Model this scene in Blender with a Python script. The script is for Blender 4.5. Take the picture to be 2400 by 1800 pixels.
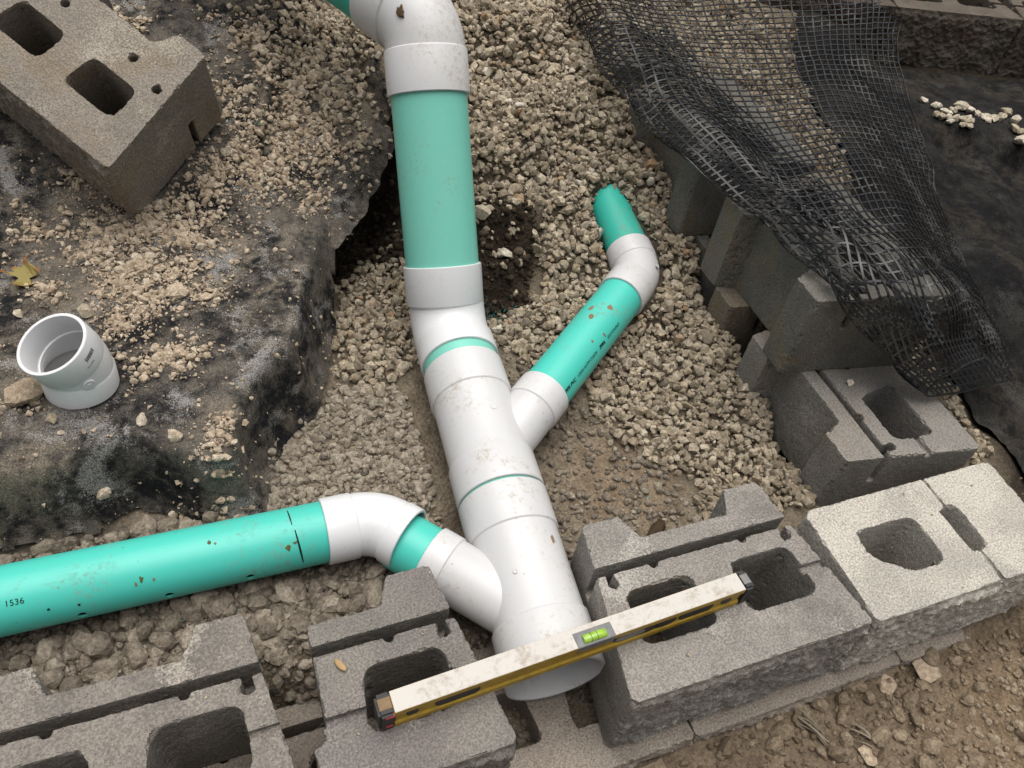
import bpy, bmesh, math, random
import numpy as np
from mathutils import Vector, Matrix
from mathutils.geometry import delaunay_2d_cdt

# ------------------------------------------------------------------ camera, sky, sun, exposure
scene = bpy.context.scene
for o in list(bpy.data.objects):
    bpy.data.objects.remove(o, do_unlink=True)
COL = scene.collection
random.seed(4)
RNG = np.random.default_rng(11)

cam_d = bpy.data.cameras.new('camera')
cam = bpy.data.objects.new('camera', cam_d)
COL.objects.link(cam)
cam_d.sensor_width = 36.0
cam_d.lens = 27.93
cam_d.clip_start = 0.02
cam_d.clip_end = 500.0
Rm = np.array([[0.93582539, -0.33421898, 0.11193085],
               [-0.17825645, -0.72274826, -0.66772719],
               [0.30406492, 0.60492366, -0.73594286]])
M4 = Matrix.Identity(4)
for r in range(3):
    M4[r][0] = Rm[0][r]; M4[r][1] = -Rm[1][r]; M4[r][2] = -Rm[2][r]
M4[0][3], M4[1][3], M4[2][3] = -0.66502, -0.30954, 1.16131
cam.matrix_world = M4
scene.camera = cam

SUN_EL, SUN_AZ = 83.0, 25.0          # azimuth clockwise from +Y: the brightest sky is ahead of the camera
world = bpy.data.worlds.new('World')
scene.world = world
world.use_nodes = True
nt = world.node_tree
for n in list(nt.nodes):
    nt.nodes.remove(n)
sky = nt.nodes.new('ShaderNodeTexSky')
sky.sky_type = 'NISHITA'
sky.sun_disc = False
sky.sun_elevation = math.radians(SUN_EL)
sky.sun_rotation = math.radians(SUN_AZ)
sky.dust_density = 6.0
sky.ozone_density = 0.3
hs = nt.nodes.new('ShaderNodeHueSaturation')
hs.inputs['Saturation'].default_value = 0.22      # a clouded sky is nearly grey
bg = nt.nodes.new('ShaderNodeBackground')
bg.inputs['Strength'].default_value = 0.05
wo = nt.nodes.new('ShaderNodeOutputWorld')
nt.links.new(sky.outputs[0], hs.inputs['Color'])
nt.links.new(hs.outputs[0], bg.inputs['Color'])
nt.links.new(bg.outputs[0], wo.inputs['Surface'])

sun_d = bpy.data.lights.new('sun', 'SUN')
sun_d.energy = 1.5
sun_d.angle = math.radians(70)
sun_d.color = (1.0, 0.962, 0.91)
sun = bpy.data.objects.new('sun', sun_d)
COL.objects.link(sun)
az, el = math.radians(SUN_AZ), math.radians(SUN_EL)
to_sun = Vector((math.sin(az) * math.cos(el), math.cos(az) * math.cos(el), math.sin(el)))
sun.rotation_euler = to_sun.to_track_quat('Z', 'Y').to_euler()
sun.location = to_sun * 6

scene.view_settings.view_transform = 'Standard'
scene.view_settings.look = 'None'
scene.view_settings.gamma = 1.0
scene.view_settings.use_curve_mapping = False
scene.view_settings.exposure = 0.88
scene.render.engine = 'CYCLES'
scene.cycles.max_bounces = 4
scene.cycles.diffuse_bounces = 1
scene.cycles.glossy_bounces = 2

# ------------------------------------------------------------------ numeric noise
def _hash(ix, iy, iz, seed):
    h = (ix.astype(np.int64) * 374761393 + iy.astype(np.int64) * 668265263 + iz.astype(np.int64) * 2147483647 + seed * 144269) & 0xFFFFFFFF
    h = ((h ^ (h >> 13)) * 1274126177) & 0xFFFFFFFF
    h = (h ^ (h >> 16)) & 0xFFFFFFFF
    h = ((h ^ (h >> 11)) * 2246822519) & 0xFFFFFFFF
    h = (h ^ (h >> 15)) & 0xFFFFFFFF
    return h / 4294967295.0

def vnoise(P, freq, seed=0):
    Q = P * freq
    F = np.floor(Q)
    t = Q - F
    t = t * t * (3 - 2 * t)
    ix, iy, iz = F[:, 0], F[:, 1], F[:, 2]
    out = 0
    for dx in (0, 1):
        wx = t[:, 0] if dx else 1 - t[:, 0]
        for dy in (0, 1):
            wy = t[:, 1] if dy else 1 - t[:, 1]
            for dz in (0, 1):
                wz = t[:, 2] if dz else 1 - t[:, 2]
                out = out + wx * wy * wz * _hash(ix + dx, iy + dy, iz + dz, seed)
    return out * 2 - 1

def fbm(P, freq, octv=3, seed=0, gain=0.5):
    a, s, n = 1.0, 0, 0
    for k in range(octv):
        s = s + a * vnoise(P, freq * 2 ** k, seed + 17 * k)
        n += a
        a *= gain
    return s / n

def fbm2(x, y, freq, octv=3, seed=0, gain=0.5):
    P = np.stack([np.ravel(x), np.ravel(y), np.full(np.size(x), 0.37)], 1)
    return fbm(P, freq, octv, seed, gain).reshape(np.shape(x))

def smooth(a, b, x):
    t = np.clip((x - a) / (b - a), 0, 1)
    return t * t * (3 - 2 * t)

# ------------------------------------------------------------------ mesh and object helpers
def mesh_tris(name, V, T, smooth_=False):
    V = np.asarray(V, np.float32); T = np.asarray(T, np.int32)
    me = bpy.data.meshes.new(name)
    me.vertices.add(len(V)); me.vertices.foreach_set('co', V.ravel())
    me.loops.add(T.size); me.loops.foreach_set('vertex_index', T.ravel())
    k = T.shape[1]
    me.polygons.add(len(T)); me.polygons.foreach_set('loop_start', np.arange(0, T.size, k, dtype=np.int32))
    me.update(calc_edges=True)
    me.polygons.foreach_set('use_smooth', np.full(len(T), bool(smooth_)))
    me.validate()
    return me

def mesh_pd(name, V, F, smooth_=False):
    me = bpy.data.meshes.new(name)
    me.from_pydata([tuple(map(float, v)) for v in V], [], F)
    me.update()
    if smooth_:
        me.polygons.foreach_set('use_smooth', np.ones(len(me.polygons), bool))
    return me

def link(name, me, mat=None, parent=None):
    if mat is not None and me is not None:
        me.materials.clear(); me.materials.append(mat)
    o = bpy.data.objects.new(name, me)
    COL.objects.link(o)
    if parent is not None:
        o.parent = parent
    return o

def tag(o, label=None, cat=None, group=None, kind=None):
    if label: o['label'] = label
    if cat: o['category'] = cat
    if group: o['group'] = group
    if kind: o['kind'] = kind
    return o

def empty(name, loc, label, cat, group=None):
    o = bpy.data.objects.new(name, None)
    o.empty_display_size = 0.05
    COL.objects.link(o)
    o.location = loc
    return tag(o, label, cat, group)

def shift(V, base):
    return np.asarray(V, float) - np.asarray(base, float)

def col_attr(me, rgb):
    a = me.color_attributes.new('zone', 'FLOAT_COLOR', 'POINT')
    c = np.ones((len(me.vertices), 4), np.float32); c[:, :3] = rgb
    a.data.foreach_set('color', c.ravel())

def float_attr(me, name, v):
    a = me.attributes.new(name, 'FLOAT', 'POINT')
    a.data.foreach_set('value', np.asarray(v, np.float32))

def evaluated(me, mods):
    """apply modifiers given as (type, {props}) to a mesh and return the new mesh"""
    o = bpy.data.objects.new('temp', me); COL.objects.link(o)
    for t, pr in mods:
        m = o.modifiers.new(t.lower(), t)
        for k, v in pr.items(): setattr(m, k, v)
    dg = bpy.context.evaluated_depsgraph_get(); dg.update()
    out = bpy.data.meshes.new_from_object(o.evaluated_get(dg))
    bpy.data.objects.remove(o, do_unlink=True)
    return out

# ------------------------------------------------------------------ materials
class NT:
    def __init__(s, name):
        s.m = bpy.data.materials.new(name); s.m.use_nodes = True
        s.t = s.m.node_tree
        for n in list(s.t.nodes): s.t.nodes.remove(n)
        s.out = s.t.nodes.new('ShaderNodeOutputMaterial')
        s.b = s.t.nodes.new('ShaderNodeBsdfPrincipled')
        s.t.links.new(s.b.outputs[0], s.out.inputs['Surface'])
    def n(s, typ, **kw):
        x = s.t.nodes.new(typ)
        for k, v in kw.items():
            if hasattr(x, k): setattr(x, k, v)
        return x
    def l(s, a, b): s.t.links.new(a, b)
    def coords(s, rnd=True):
        tc = s.n('ShaderNodeTexCoord')
        if not rnd: return tc.outputs['Object']
        oi = s.n('ShaderNodeObjectInfo')
        ml = s.n('ShaderNodeMath', operation='MULTIPLY'); ml.inputs[1].default_value = 37.0
        s.l(oi.outputs['Random'], ml.inputs[0])
        ad = s.n('ShaderNodeVectorMath', operation='ADD')
        s.l(tc.outputs['Object'], ad.inputs[0]); s.l(ml.outputs[0], ad.inputs[1])
        return ad.outputs[0]
    def noise(s, co, scale, detail=3, rough=0.55, dist=0.0):
        x = s.n('ShaderNodeTexNoise')
        x.inputs['Scale'].default_value = scale; x.inputs['Detail'].default_value = detail
        x.inputs['Roughness'].default_value = rough; x.inputs['Distortion'].default_value = dist
        s.l(co, x.inputs['Vector'])
        return x.outputs[0]
    def voro(s, co, scale, feature='F1'):
        x = s.n('ShaderNodeTexVoronoi', feature=feature)
        x.inputs['Scale'].default_value = scale
        s.l(co, x.inputs['Vector'])
        return x.outputs['Distance']
    def ramp(s, fac, a, b, ca=0.0, cb=1.0):
        x = s.n('ShaderNodeMapRange', interpolation_type='SMOOTHSTEP')
        x.inputs['From Min'].default_value = a; x.inputs['From Max'].default_value = b
        x.inputs['To Min'].default_value = ca; x.inputs['To Max'].default_value = cb
        s.l(fac, x.inputs['Value'])
        return x.outputs[0]
    def mix(s, fac, a, b, mode='MIX'):
        x = s.n('ShaderNodeMix', data_type='RGBA', blend_type=mode)
        for sock, v in ((x.inputs[0], fac), (x.inputs[6], a), (x.inputs[7], b)):
            if isinstance(v, (int, float)): sock.default_value = v
            elif isinstance(v, tuple): sock.default_value = (*v, 1.0) if len(v) == 3 else v
            else: s.l(v, sock)
        return x.outputs[2]
    def mul(s, a, b):
        x = s.n('ShaderNodeMath', operation='MULTIPLY')
        for i, v in enumerate((a, b)):
            if isinstance(v, (int, float)): x.inputs[i].default_value = v
            else: s.l(v, x.inputs[i])
        return x.outputs[0]
    def add(s, a, b):
        x = s.n('ShaderNodeMath', operation='ADD')
        for i, v in enumerate((a, b)):
            if isinstance(v, (int, float)): x.inputs[i].default_value = v
            else: s.l(v, x.inputs[i])
        return x.outputs[0]
    def bump(s, h, strength=0.4, dist=0.002):
        x = s.n('ShaderNodeBump'); x.inputs['Strength'].default_value = strength
        x.inputs['Distance'].default_value = dist
        s.l(h, x.inputs['Height']); s.l(x.outputs[0], s.b.inputs['Normal'])
    def fin(s, color=None, rough=0.9, spec=0.25):
        if color is not None:
            if isinstance(color, tuple): s.b.inputs['Base Color'].default_value = (*color, 1)
            else: s.l(color, s.b.inputs['Base Color'])
        if isinstance(rough, (int, float)): s.b.inputs['Roughness'].default_value = rough
        else: s.l(rough, s.b.inputs['Roughness'])
        s.b.inputs['Specular IOR Level'].default_value = spec
        return s.m

def concrete(name, c1, c2, pale, pale_amt, stain=None, stain_amt=0.0, grain=1.0):
    k = NT(name); co = k.coords()
    base = k.mix(k.ramp(k.noise(co, 9, 4, 0.65), 0.36, 0.64), c1, c2)
    if stain:
        base = k.mix(k.mul(k.ramp(k.noise(co, 5.5, 3, 0.65, 0.4), 0.5, 0.66), stain_amt), base, stain)
    mid = k.noise(co, 270, 2, 0.75)
    pm = k.ramp(k.add(k.mul(k.noise(co, 7, 3, 0.6, 0.6), 0.72), k.mul(mid, 0.28)), 0.60 - 0.22 * pale_amt, 0.70 - 0.16 * pale_amt)
    base = k.mix(k.mul(pm, min(1.0, 0.4 + 0.5 * pale_amt)), base, pale)
    base = k.mix(1.0, base, k.mix(k.ramp(mid, 0.33, 0.68), (0.70, 0.695, 0.69), (1.22, 1.21, 1.19)), 'MULTIPLY')
    sp = k.voro(co, 190)
    base = k.mix(k.mul(k.ramp(sp, 0.17, 0.06), 0.75 * grain), base, tuple(v * 0.2 for v in c1))
    sp2 = k.voro(co, 140)
    base = k.mix(k.mul(k.ramp(sp2, 0.10, 0.04), 0.8 * grain), base, pale)
    h = k.add(k.mul(mid, 1.2), k.mul(k.ramp(sp, 0.0, 0.22), 0.6))
    k.bump(h, 0.7, 0.0028)
    return k.fin(base, 0.93, 0.2)

M_CONC_B = concrete('concrete_grey', (0.25, 0.237, 0.217), (0.305, 0.283, 0.257), (0.47, 0.45, 0.415), 0.3, (0.165, 0.152, 0.138), 0.65)
M_CONC_A = concrete('concrete_dark_grey', (0.185, 0.175, 0.16), (0.24, 0.222, 0.20), (0.44, 0.42, 0.38), 0.08, (0.19, 0.165, 0.165), 0.5)
M_CONC_L = concrete('concrete_dusty_grey', (0.195, 0.178, 0.16), (0.245, 0.222, 0.197), (0.46, 0.42, 0.36), 0.45)
M_CONC_C = concrete('concrete_beige', (0.39, 0.368, 0.33), (0.46, 0.435, 0.387), (0.55, 0.52, 0.46), 0.75, grain=0.7)
M_CONC_R = concrete('concrete_right_dark', (0.14, 0.137, 0.125), (0.18, 0.172, 0.153), (0.32, 0.30, 0.265), 0.02, (0.21, 0.165, 0.105), 0.6, 0.6)  # darker grey with brown stain, for the right wall blocks
M_CONC_R1 = concrete('concrete_right_grey', (0.225, 0.215, 0.20), (0.27, 0.25, 0.225), (0.40, 0.37, 0.33), 0.15, (0.22, 0.17, 0.12), 0.4)  # less dark grey, for the block behind the corner block
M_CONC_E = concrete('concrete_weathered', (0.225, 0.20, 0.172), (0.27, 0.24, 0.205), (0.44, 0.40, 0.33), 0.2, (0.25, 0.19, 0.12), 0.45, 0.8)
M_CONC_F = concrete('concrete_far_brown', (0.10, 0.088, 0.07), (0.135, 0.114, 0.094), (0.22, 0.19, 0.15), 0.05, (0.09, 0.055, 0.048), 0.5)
M_CONC_BASE = concrete('concrete_muddy', (0.27, 0.235, 0.20), (0.33, 0.285, 0.24), (0.38, 0.34, 0.29), 0.3)

def plastic(name, c, dirt, amt, rough=0.32):
    k = NT(name); co = k.coords()
    big = k.noise(co, 7, 4, 0.65, 0.7); fine = k.noise(co, 95, 3, 0.8)
    mp = k.n('ShaderNodeMapping'); mp.inputs['Scale'].default_value = (1.0, 5.0, 1.0); mp.inputs['Rotation'].default_value = (0, 0, 0.5)
    k.l(co, mp.inputs[0])
    scr = k.noise(mp.outputs[0], 55, 3, 0.75, 1.2)
    d1 = k.ramp(k.add(k.mul(big, 0.55), k.mul(fine, 0.45)), 0.60 - 0.09 * amt, 0.72 - 0.05 * amt)
    film = k.ramp(k.add(k.mul(big, 0.5), k.mul(scr, 0.5)), 0.46, 0.66)
    sm = k.ramp(scr, 0.66, 0.76)
    dots = k.ramp(k.voro(co, 36), 0.085, 0.03)
    base = k.mix(k.mul(film, 0.10 + 0.10 * max(amt, 0)), c, tuple(0.5 * a + 0.5 * b for a, b in zip(c, dirt)))
    base = k.mix(k.mul(d1, 0.35 + 0.35 * max(amt, 0)), base, dirt)
    base = k.mix(k.mul(sm, 0.35 * max(amt, 0)), base, tuple(v * 0.8 for v in dirt))
    base = k.mix(k.mul(dots, 0.55 * max(amt, 0)), base, tuple(v * 0.35 for v in dirt))
    k.bump(k.add(k.mul(d1, 0.5), k.mul(scr, 0.15)), 0.10, 0.0012)
    return k.fin(base, k.ramp(k.add(k.mul(film, 0.5), d1), 0, 1, rough, 0.75), 0.45)

M_GREEN = plastic('pvc_green', (0.07, 0.56, 0.465), (0.24, 0.215, 0.15), 0.75, 0.34)
M_GREEN2 = plastic('pvc_green_pale', (0.20, 0.60, 0.49), (0.24, 0.26, 0.19), 0.25, 0.28)
M_GREEN3 = plastic('pvc_green_muddy', (0.035, 0.46, 0.36), (0.26, 0.23, 0.16), 0.85, 0.42)
M_WHITE = plastic('pvc_white', (0.625, 0.625, 0.63), (0.36, 0.29, 0.19), 0.8, 0.30)
M_WHITE2 = plastic('pvc_white_clean', (0.72, 0.725, 0.735), (0.42, 0.35, 0.26), 0.35, 0.28)

def simple(name, c, rough=0.6, spec=0.4, metal=0.0):
    k = NT(name); co = k.coords()
    base = k.mix(k.ramp(k.noise(co, 60, 4, 0.65), 0.35, 0.7), c, tuple(v * 0.72 for v in c))
    k.b.inputs['Metallic'].default_value = metal
    k.bump(k.noise(co, 220, 2), 0.08, 0.001)
    return k.fin(base, rough, spec)

M_INK = simple('black_ink', (0.012, 0.014, 0.014), 0.6, 0.2)
M_MUD = simple('dried_mud', (0.27, 0.185, 0.11), 0.95, 0.1)
M_MUDPALE = simple('pale_mud', (0.19, 0.33, 0.245), 0.9, 0.1)
M_BARK0 = simple('brown_debris', (0.13, 0.085, 0.05), 0.9, 0.1)
M_MUDDARK = simple('dark_mud', (0.14, 0.13, 0.05), 0.95, 0.1)

def level_white():
    k = NT('worn_white_paint'); co = k.coords()
    d = k.ramp(k.add(k.mul(k.noise(co, 22, 4, 0.7, 0.5), 0.6), k.mul(k.noise(co, 130, 4, 0.75), 0.4)), 0.47, 0.66)
    base = k.mix(k.mul(d, 0.75), (0.56, 0.53, 0.485), (0.30, 0.25, 0.19))
    k.bump(k.noise(co, 200, 3), 0.1, 0.001)
    return k.fin(base, 0.5, 0.4)
M_LVL_W = level_white()
M_LVL_Y = simple('yellow_aluminium', (0.42, 0.27, 0.03), 0.45, 0.4)
M_LVL_K = simple('black_rubber', (0.028, 0.028, 0.03), 0.55, 0.4)
M_LVL_G = simple('grey_plastic', (0.20, 0.205, 0.21), 0.5, 0.4)
M_RED = simple('red_plastic', (0.5, 0.05, 0.05), 0.5, 0.4)
M_VIAL = simple('lime_vial', (0.33, 0.55, 0.06), 0.18, 0.6)
M_DUSTGREY = simple('dusty_grey', (0.25, 0.245, 0.235), 0.8, 0.2)

def rock(name, ramp_cols, bump=0.5):
    k = NT(name); co = k.coords(False)
    at = k.n('ShaderNodeAttribute', attribute_name='tone')
    cr = k.n('ShaderNodeValToRGB')
    el = cr.color_ramp.elements
    for i, (p, c) in enumerate(ramp_cols):
        e = el[i] if i < 2 else el.new(p)
        e.position = p; e.color = (*c, 1)
    k.l(at.outputs['Fac'], cr.inputs[0])
    m = k.noise(co, 150, 3, 0.7)
    base = k.mix(1.0, cr.outputs[0], k.mix(k.ramp(m, 0.3, 0.72), (0.62, 0.59, 0.55), (1.2, 1.19, 1.17)), 'MULTIPLY')
    k.bump(m, bump, 0.003)
    return k.fin(base, 0.95, 0.15)

M_GRAVEL = rock('crushed_limestone', [(0.0, (0.24, 0.205, 0.16)), (1.0, (0.62, 0.58, 0.50)), (0.25, (0.33, 0.275, 0.20)), (0.45, (0.38, 0.335, 0.268)), (0.62, (0.45, 0.385, 0.288)), (0.85, (0.51, 0.455, 0.368)), (0.93, (0.42, 0.29, 0.18))])
M_CLOD = rock('dry_soil_clod', [(0.0, (0.15, 0.128, 0.104)), (1.0, (0.38, 0.335, 0.275)), (0.5, (0.245, 0.213, 0.173))], 0.9)
M_CRUMB = rock('pale_soil_crumb', [(0.0, (0.36, 0.285, 0.21)), (1.0, (0.60, 0.53, 0.43)), (0.5, (0.48, 0.395, 0.30))], 0.8)
M_FRONTCLOD = rock('brown_soil_clod', [(0.0, (0.13, 0.098, 0.068)), (1.0, (0.32, 0.26, 0.19)), (0.5, (0.215, 0.17, 0.122))], 0.9)
M_DARKCLOD = rock('dark_humus', [(0.0, (0.022, 0.016, 0.011)), (1.0, (0.12, 0.095, 0.07)), (0.5, (0.05, 0.038, 0.027))], 0.9)
M_PALESTONE = rock('pale_stone', [(0.0, (0.42, 0.37, 0.28)), (1.0, (0.66, 0.61, 0.52)), (0.5, (0.54, 0.49, 0.40))])
M_SHAVING = simple('green_shavings', (0.05, 0.42, 0.36), 0.6, 0.3)

def soil():
    k = NT('bare_soil'); co = k.coords(False)
    at = k.n('ShaderNodeAttribute', attribute_name='zone')
    n1 = k.noise(co, 22, 5, 0.65); n2 = k.noise(co, 170, 4, 0.7)
    base = k.mix(1.0, at.outputs['Color'], k.mix(k.ramp(n1, 0.32, 0.68), (0.72, 0.70, 0.68), (1.22, 1.22, 1.2)), 'MULTIPLY')
    base = k.mix(1.0, base, k.mix(k.ramp(n2, 0.3, 0.7), (0.7, 0.7, 0.7), (1.2, 1.2, 1.2)), 'MULTIPLY')
    v = k.voro(co, 110)
    k.bump(k.add(k.mul(v, 0.9), k.add(k.mul(n2, 0.9), k.mul(n1, 0.8))), 0.9, 0.006)
    return k.fin(base, 0.97, 0.12)
M_SOIL = soil()

def fabric_mat(name, dark, dusty, tan, tan_amt, white_amt):
    k = NT(name); co = k.coords(False)
    n1 = k.noise(co, 6, 5, 0.62, 0.5); n2 = k.noise(co, 34, 5, 0.75, 0.3); n3 = k.noise(co, 420, 2, 0.7)
    base = k.mix(k.ramp(k.add(k.mul(n1, 0.6), k.mul(n2, 0.4)), 0.42, 0.58), dark, dusty)
    base = k.mix(k.mul(k.ramp(k.add(k.mul(k.noise(co, 4.2, 4, 0.6, 0.9), 0.62), k.mul(n2, 0.38)), 0.47, 0.62), tan_amt), base, tan)
    w = k.mul(k.ramp(k.add(k.mul(k.noise(co, 9, 3, 0.65, 0.4), 0.6), k.add(k.mul(n2, 0.2), k.mul(n3, 0.2))), 0.53, 0.62), white_amt)
    base = k.mix(w, base, (0.24, 0.23, 0.22))
    base = k.mix(1.0, base, k.mix(k.ramp(n3, 0.32, 0.68), (0.52, 0.52, 0.53), (1.42, 1.41, 1.39)), 'MULTIPLY')
    base = k.mix(k.mul(k.ramp(k.voro(co, 190), 0.11, 0.05), 0.6), base, (0.40, 0.35, 0.28))
    k.bump(k.add(k.mul(n3, 0.35), k.mul(n2, 1.3)), 0.55, 0.005)
    return k.fin(base, 0.95, 0.15)
M_FABRIC = fabric_mat('dusty_black_fabric', (0.013, 0.013, 0.0145), (0.105, 0.094, 0.08), (0.225, 0.19, 0.145), 0.6, 0.9)
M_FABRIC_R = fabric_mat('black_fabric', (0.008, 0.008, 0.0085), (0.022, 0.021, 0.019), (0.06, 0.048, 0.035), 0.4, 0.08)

def grid_mat():
    k = NT('black_geogrid_plastic'); co = k.coords(False)
    d = k.ramp(k.add(k.mul(k.noise(co, 9, 3, 0.6), 0.5), k.mul(k.noise(co, 160, 4, 0.75), 0.5)), 0.50, 0.63)
    base = k.mix(k.mul(d, 0.3), (0.007, 0.007, 0.008), (0.26, 0.255, 0.245))
    return k.fin(base, k.ramp(d, 0, 1, 0.26, 0.6), 0.5)
M_GRID = grid_mat()

def leaf_mat():
    k = NT('oak_leaf'); co = k.coords(False)
    g = k.n('ShaderNodeTexGradient', gradient_type='SPHERICAL')
    mp = k.n('ShaderNodeMapping'); mp.inputs['Scale'].default_value = (26, 26, 26)
    k.l(co, mp.inputs[0]); k.l(mp.outputs[0], g.inputs[0])
    base = k.mix(k.ramp(k.add(g.outputs['Fac'], k.mul(k.noise(co, 90, 3), 0.35)), 0.25, 0.6), (0.27, 0.10, 0.03), (0.25, 0.20, 0.06))
    k.bump(k.noise(co, 300, 3), 0.3, 0.001)
    return k.fin(base, 0.6, 0.3)
M_LEAF = leaf_mat()
M_CHIP = simple('tan_wood', (0.48, 0.32, 0.16), 0.7, 0.3)
M_STRAW = simple('dry_straw', (0.30, 0.255, 0.19), 0.8, 0.2)
M_BARK = simple('rotten_bark', (0.06, 0.04, 0.025), 0.9, 0.1)

# ------------------------------------------------------------------ terrain
def sdist(x, y, poly):
    """signed distance to a polygon, positive inside"""
    P = np.asarray(poly, float); n = len(P)
    x = np.asarray(x, float); y = np.asarray(y, float)
    d = np.full(x.shape, 1e9); ins = np.zeros(x.shape, bool)
    for i in range(n):
        a, b = P[i], P[(i + 1) % n]
        ex, ey = b - a
        t = np.clip(((x - a[0]) * ex + (y - a[1]) * ey) / (ex * ex + ey * ey + 1e-12), 0, 1)
        d = np.minimum(d, np.hypot(x - a[0] - t * ex, y - a[1] - t * ey))
        c = ((a[1] > y) != (b[1] > y)) & (x < (b[0] - a[0]) * (y - a[1]) / (b[1] - a[1] + 1e-12) + a[0])
        ins ^= c
    return np.where(ins, d, -d)

PLATEAU = [(-3.5, .63), (-1.12, .585), (-.97, .585), (-.90, .62), (-.86, .60), (-.78, .545), (-.70, .545), (-.665, .65), (-.63, .72), (-.56, .775), (-.515, .87),
           (-.485, .98), (-.465, 1.06), (-.46, 1.18), (-.44, 1.30), (-.36, 1.36), (-.27, 1.38), (-.27, 1.6), (-.3, 2.0), (-.4, 3.5), (-3.5, 3.5)]
FABRIC = [(-3.5, .63), (-1.12, .585), (-.97, .585), (-.90, .62), (-.86, .60), (-.78, .545), (-.70, .545), (-.665, .65), (-.63, .72), (-.56, .775), (-.515, .87),
          (-.485, .98), (-.455, 1.06), (-.40, 1.13), (-.335, 1.215), (-.235, 1.36), (-.25, 1.5), (-.27, 1.7), (-.3, 2.0), (-.4, 3.5), (-3.5, 3.5)]
LOWP = np.array([
    # front strip, outside the wall
    (-2.0, -.1, -.235), (-1.2, -.1, -.235), (-.5, -.12, -.235), (-.2, -.08, -.235), (.05, -.06, -.23), (.3, -.07, -.225), (.55, -.08, -.20), (.75, -.1, -.16),
    (.0, -.35, -.225), (.35, -.35, -.20), (.8, -.4, -.13), (-.6, -.6, -.24), (.2, -.8, -.2), (1.5, -.5, -.1),
    # under the wall
    (-1.2, .12, -.27), (-.75, .12, -.27), (-.3, .12, -.27), (.15, .12, -.27), (.5, .12, -.27),
    # trench floor along the left pipe
    (-1.3, .36, -.12), (-1.0, .36, -.125), (-.75, .36, -.13), (-.55, .36, -.145), (-1.3, .55, -.11), (-1.0, .52, -.115), (-.8, .5, -.12), (-.6, .5, -.14),
    # trench floor along the main pipe
    (-.4, .36, -.18), (-.25, .3, -.19), (-.1, .36, -.18), (-.45, .6, -.15), (-.25, .6, -.17), (-.08, .55, -.165), (.05, .45, -.165), (-.45, .85, -.145), (-.25, .85, -.16),
    (-.42, 1.05, -.13), (-.33, 1.1, -.125), (-.25, 1.0, -.14), (-.35, 1.25, -.15), (-.27, 1.22, -.1), (-.40, 1.3, -.15),
    # gravel slope right of the pipe
    (.2, .35, -.16), (.34, .32, -.15), (.25, .5, -.15), (.37, .6, -.125), (.1, .65, -.145), (.2, .75, -.125), (.36, .75, -.085), (.02, .82, -.13),
    (.12, .95, -.095), (.3, .9, -.055), (.38, 1.0, -.015), (.24, 1.05, -.075), (.25, 1.15, -.05), (.12, 1.1, -.04), (.36, 1.2, .055), (.25, 1.26, .055), (.16, 1.10, .0), (.17, 1.18, .03), (.33, 1.12, .01), (.38, 1.38, .12),
    (.2, 1.45, .16), (.05, 1.35, .16), (.36, 1.55, .19), (.15, 1.7, .27), (.4, 1.8, .27), (.3, 2.2, .36), (0, 2.2, .4),
    # dark bank beside the rising pipe
    (-.13, .96, -.13), (-.06, .98, -.12), (0.0, 1.0, -.10), (-.15, 1.05, -.06), (-.05, 1.07, -.03), (-.15, 1.12, .06), (-.06, 1.14, .075), (.02, 1.16, .05), (-.13, 1.25, .13), (-.05, 1.28, .15),
    (-.12, 1.45, .21), (-.12, 1.75, .31), (-.2, 1.6, .25), (-.2, 2.2, .38),
    # under the right wall
    (.55, .32, -.3), (.55, .45, -.3), (.53, .6, -.3), (.53, .75, -.3), (.53, .9, -.25), (.53, 1.05, -.2),
    # outside the right wall
    (.73, .25, -.05), (.73, .45, -.03), (.74, .65, -.01), (.8, .12, -.09), (.95, .3, -.10), (1.3, .2, -.12), (2.0, 0, -.1),
    (.6, 1.2, .16), (.8, .8, .05), (.8, 1.1, .15), (.7, 1.4, .2), (.6, 1.7, .22), (.8, 1.9, .24), (1.0, 1.3, .16), (1.1, 1.7, .19), (1.0, .75, .0),
    (1.15, .95, .03), (1.22, 1.15, .075), (1.3, 1.3, .08), (1.45, 1.27, .08), (1.6, 1.17, .075), (1.35, 1.12, .02), (1.55, 1.02, .0), (1.5, .7, -.06), (1.45, 1.45, .06), (1.8, 1.2, .06), (1.9, 1.0, -.01),
    (1.6, 1.6, .03), (1.9, 1.5, .03), (1.3, 1.9, .15), (2.3, 1.5, 0.05), (2.2, .6, -.1), (2, 2.5, .2), (1, 2.6, .3)])

def low_z(x, y):
    x = np.asarray(x, float); y = np.asarray(y, float)
    num = np.zeros(x.shape); den = np.zeros(x.shape)
    for px, py, pz in LOWP:
        w = 1.0 / ((x - px) ** 2 + (y - py) ** 2 + 0.0009) ** 2.2
        num += w * pz; den += w
    return num / den

def plat_z(x, y):
    y = np.asarray(y, float)
    return .03 + .05 * np.clip(y - .65, 0, 3) + .35 * np.clip(np.minimum(y, 1.85) - 1.2, 0, 2)

def ground_z(x, y, detail=True):
    lo = low_z(x, y); d = sdist(x, y, PLATEAU)
    t = smooth(-.005, .055, d)
    z = lo + (plat_z(x, y) - .012 - lo) * t
    if detail:
        z = z + .018 * fbm2(x, y, 11, 4, 13) * smooth(-.05, -.12, y) + .012 * fbm2(x, y, 7, 3, 3) * (1 - .6 * t) + .005 * fbm2(x, y, 40, 3, 5)
    return z

def graded(a, b, step, far):
    c = np.arange(a, b + 1e-6, step); e = [step * 2]
    while e[-1] < far: e.append(e[-1] * 1.7)
    e = np.array(e)
    return np.concatenate([(a - e)[::-1], c, b + e])

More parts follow.
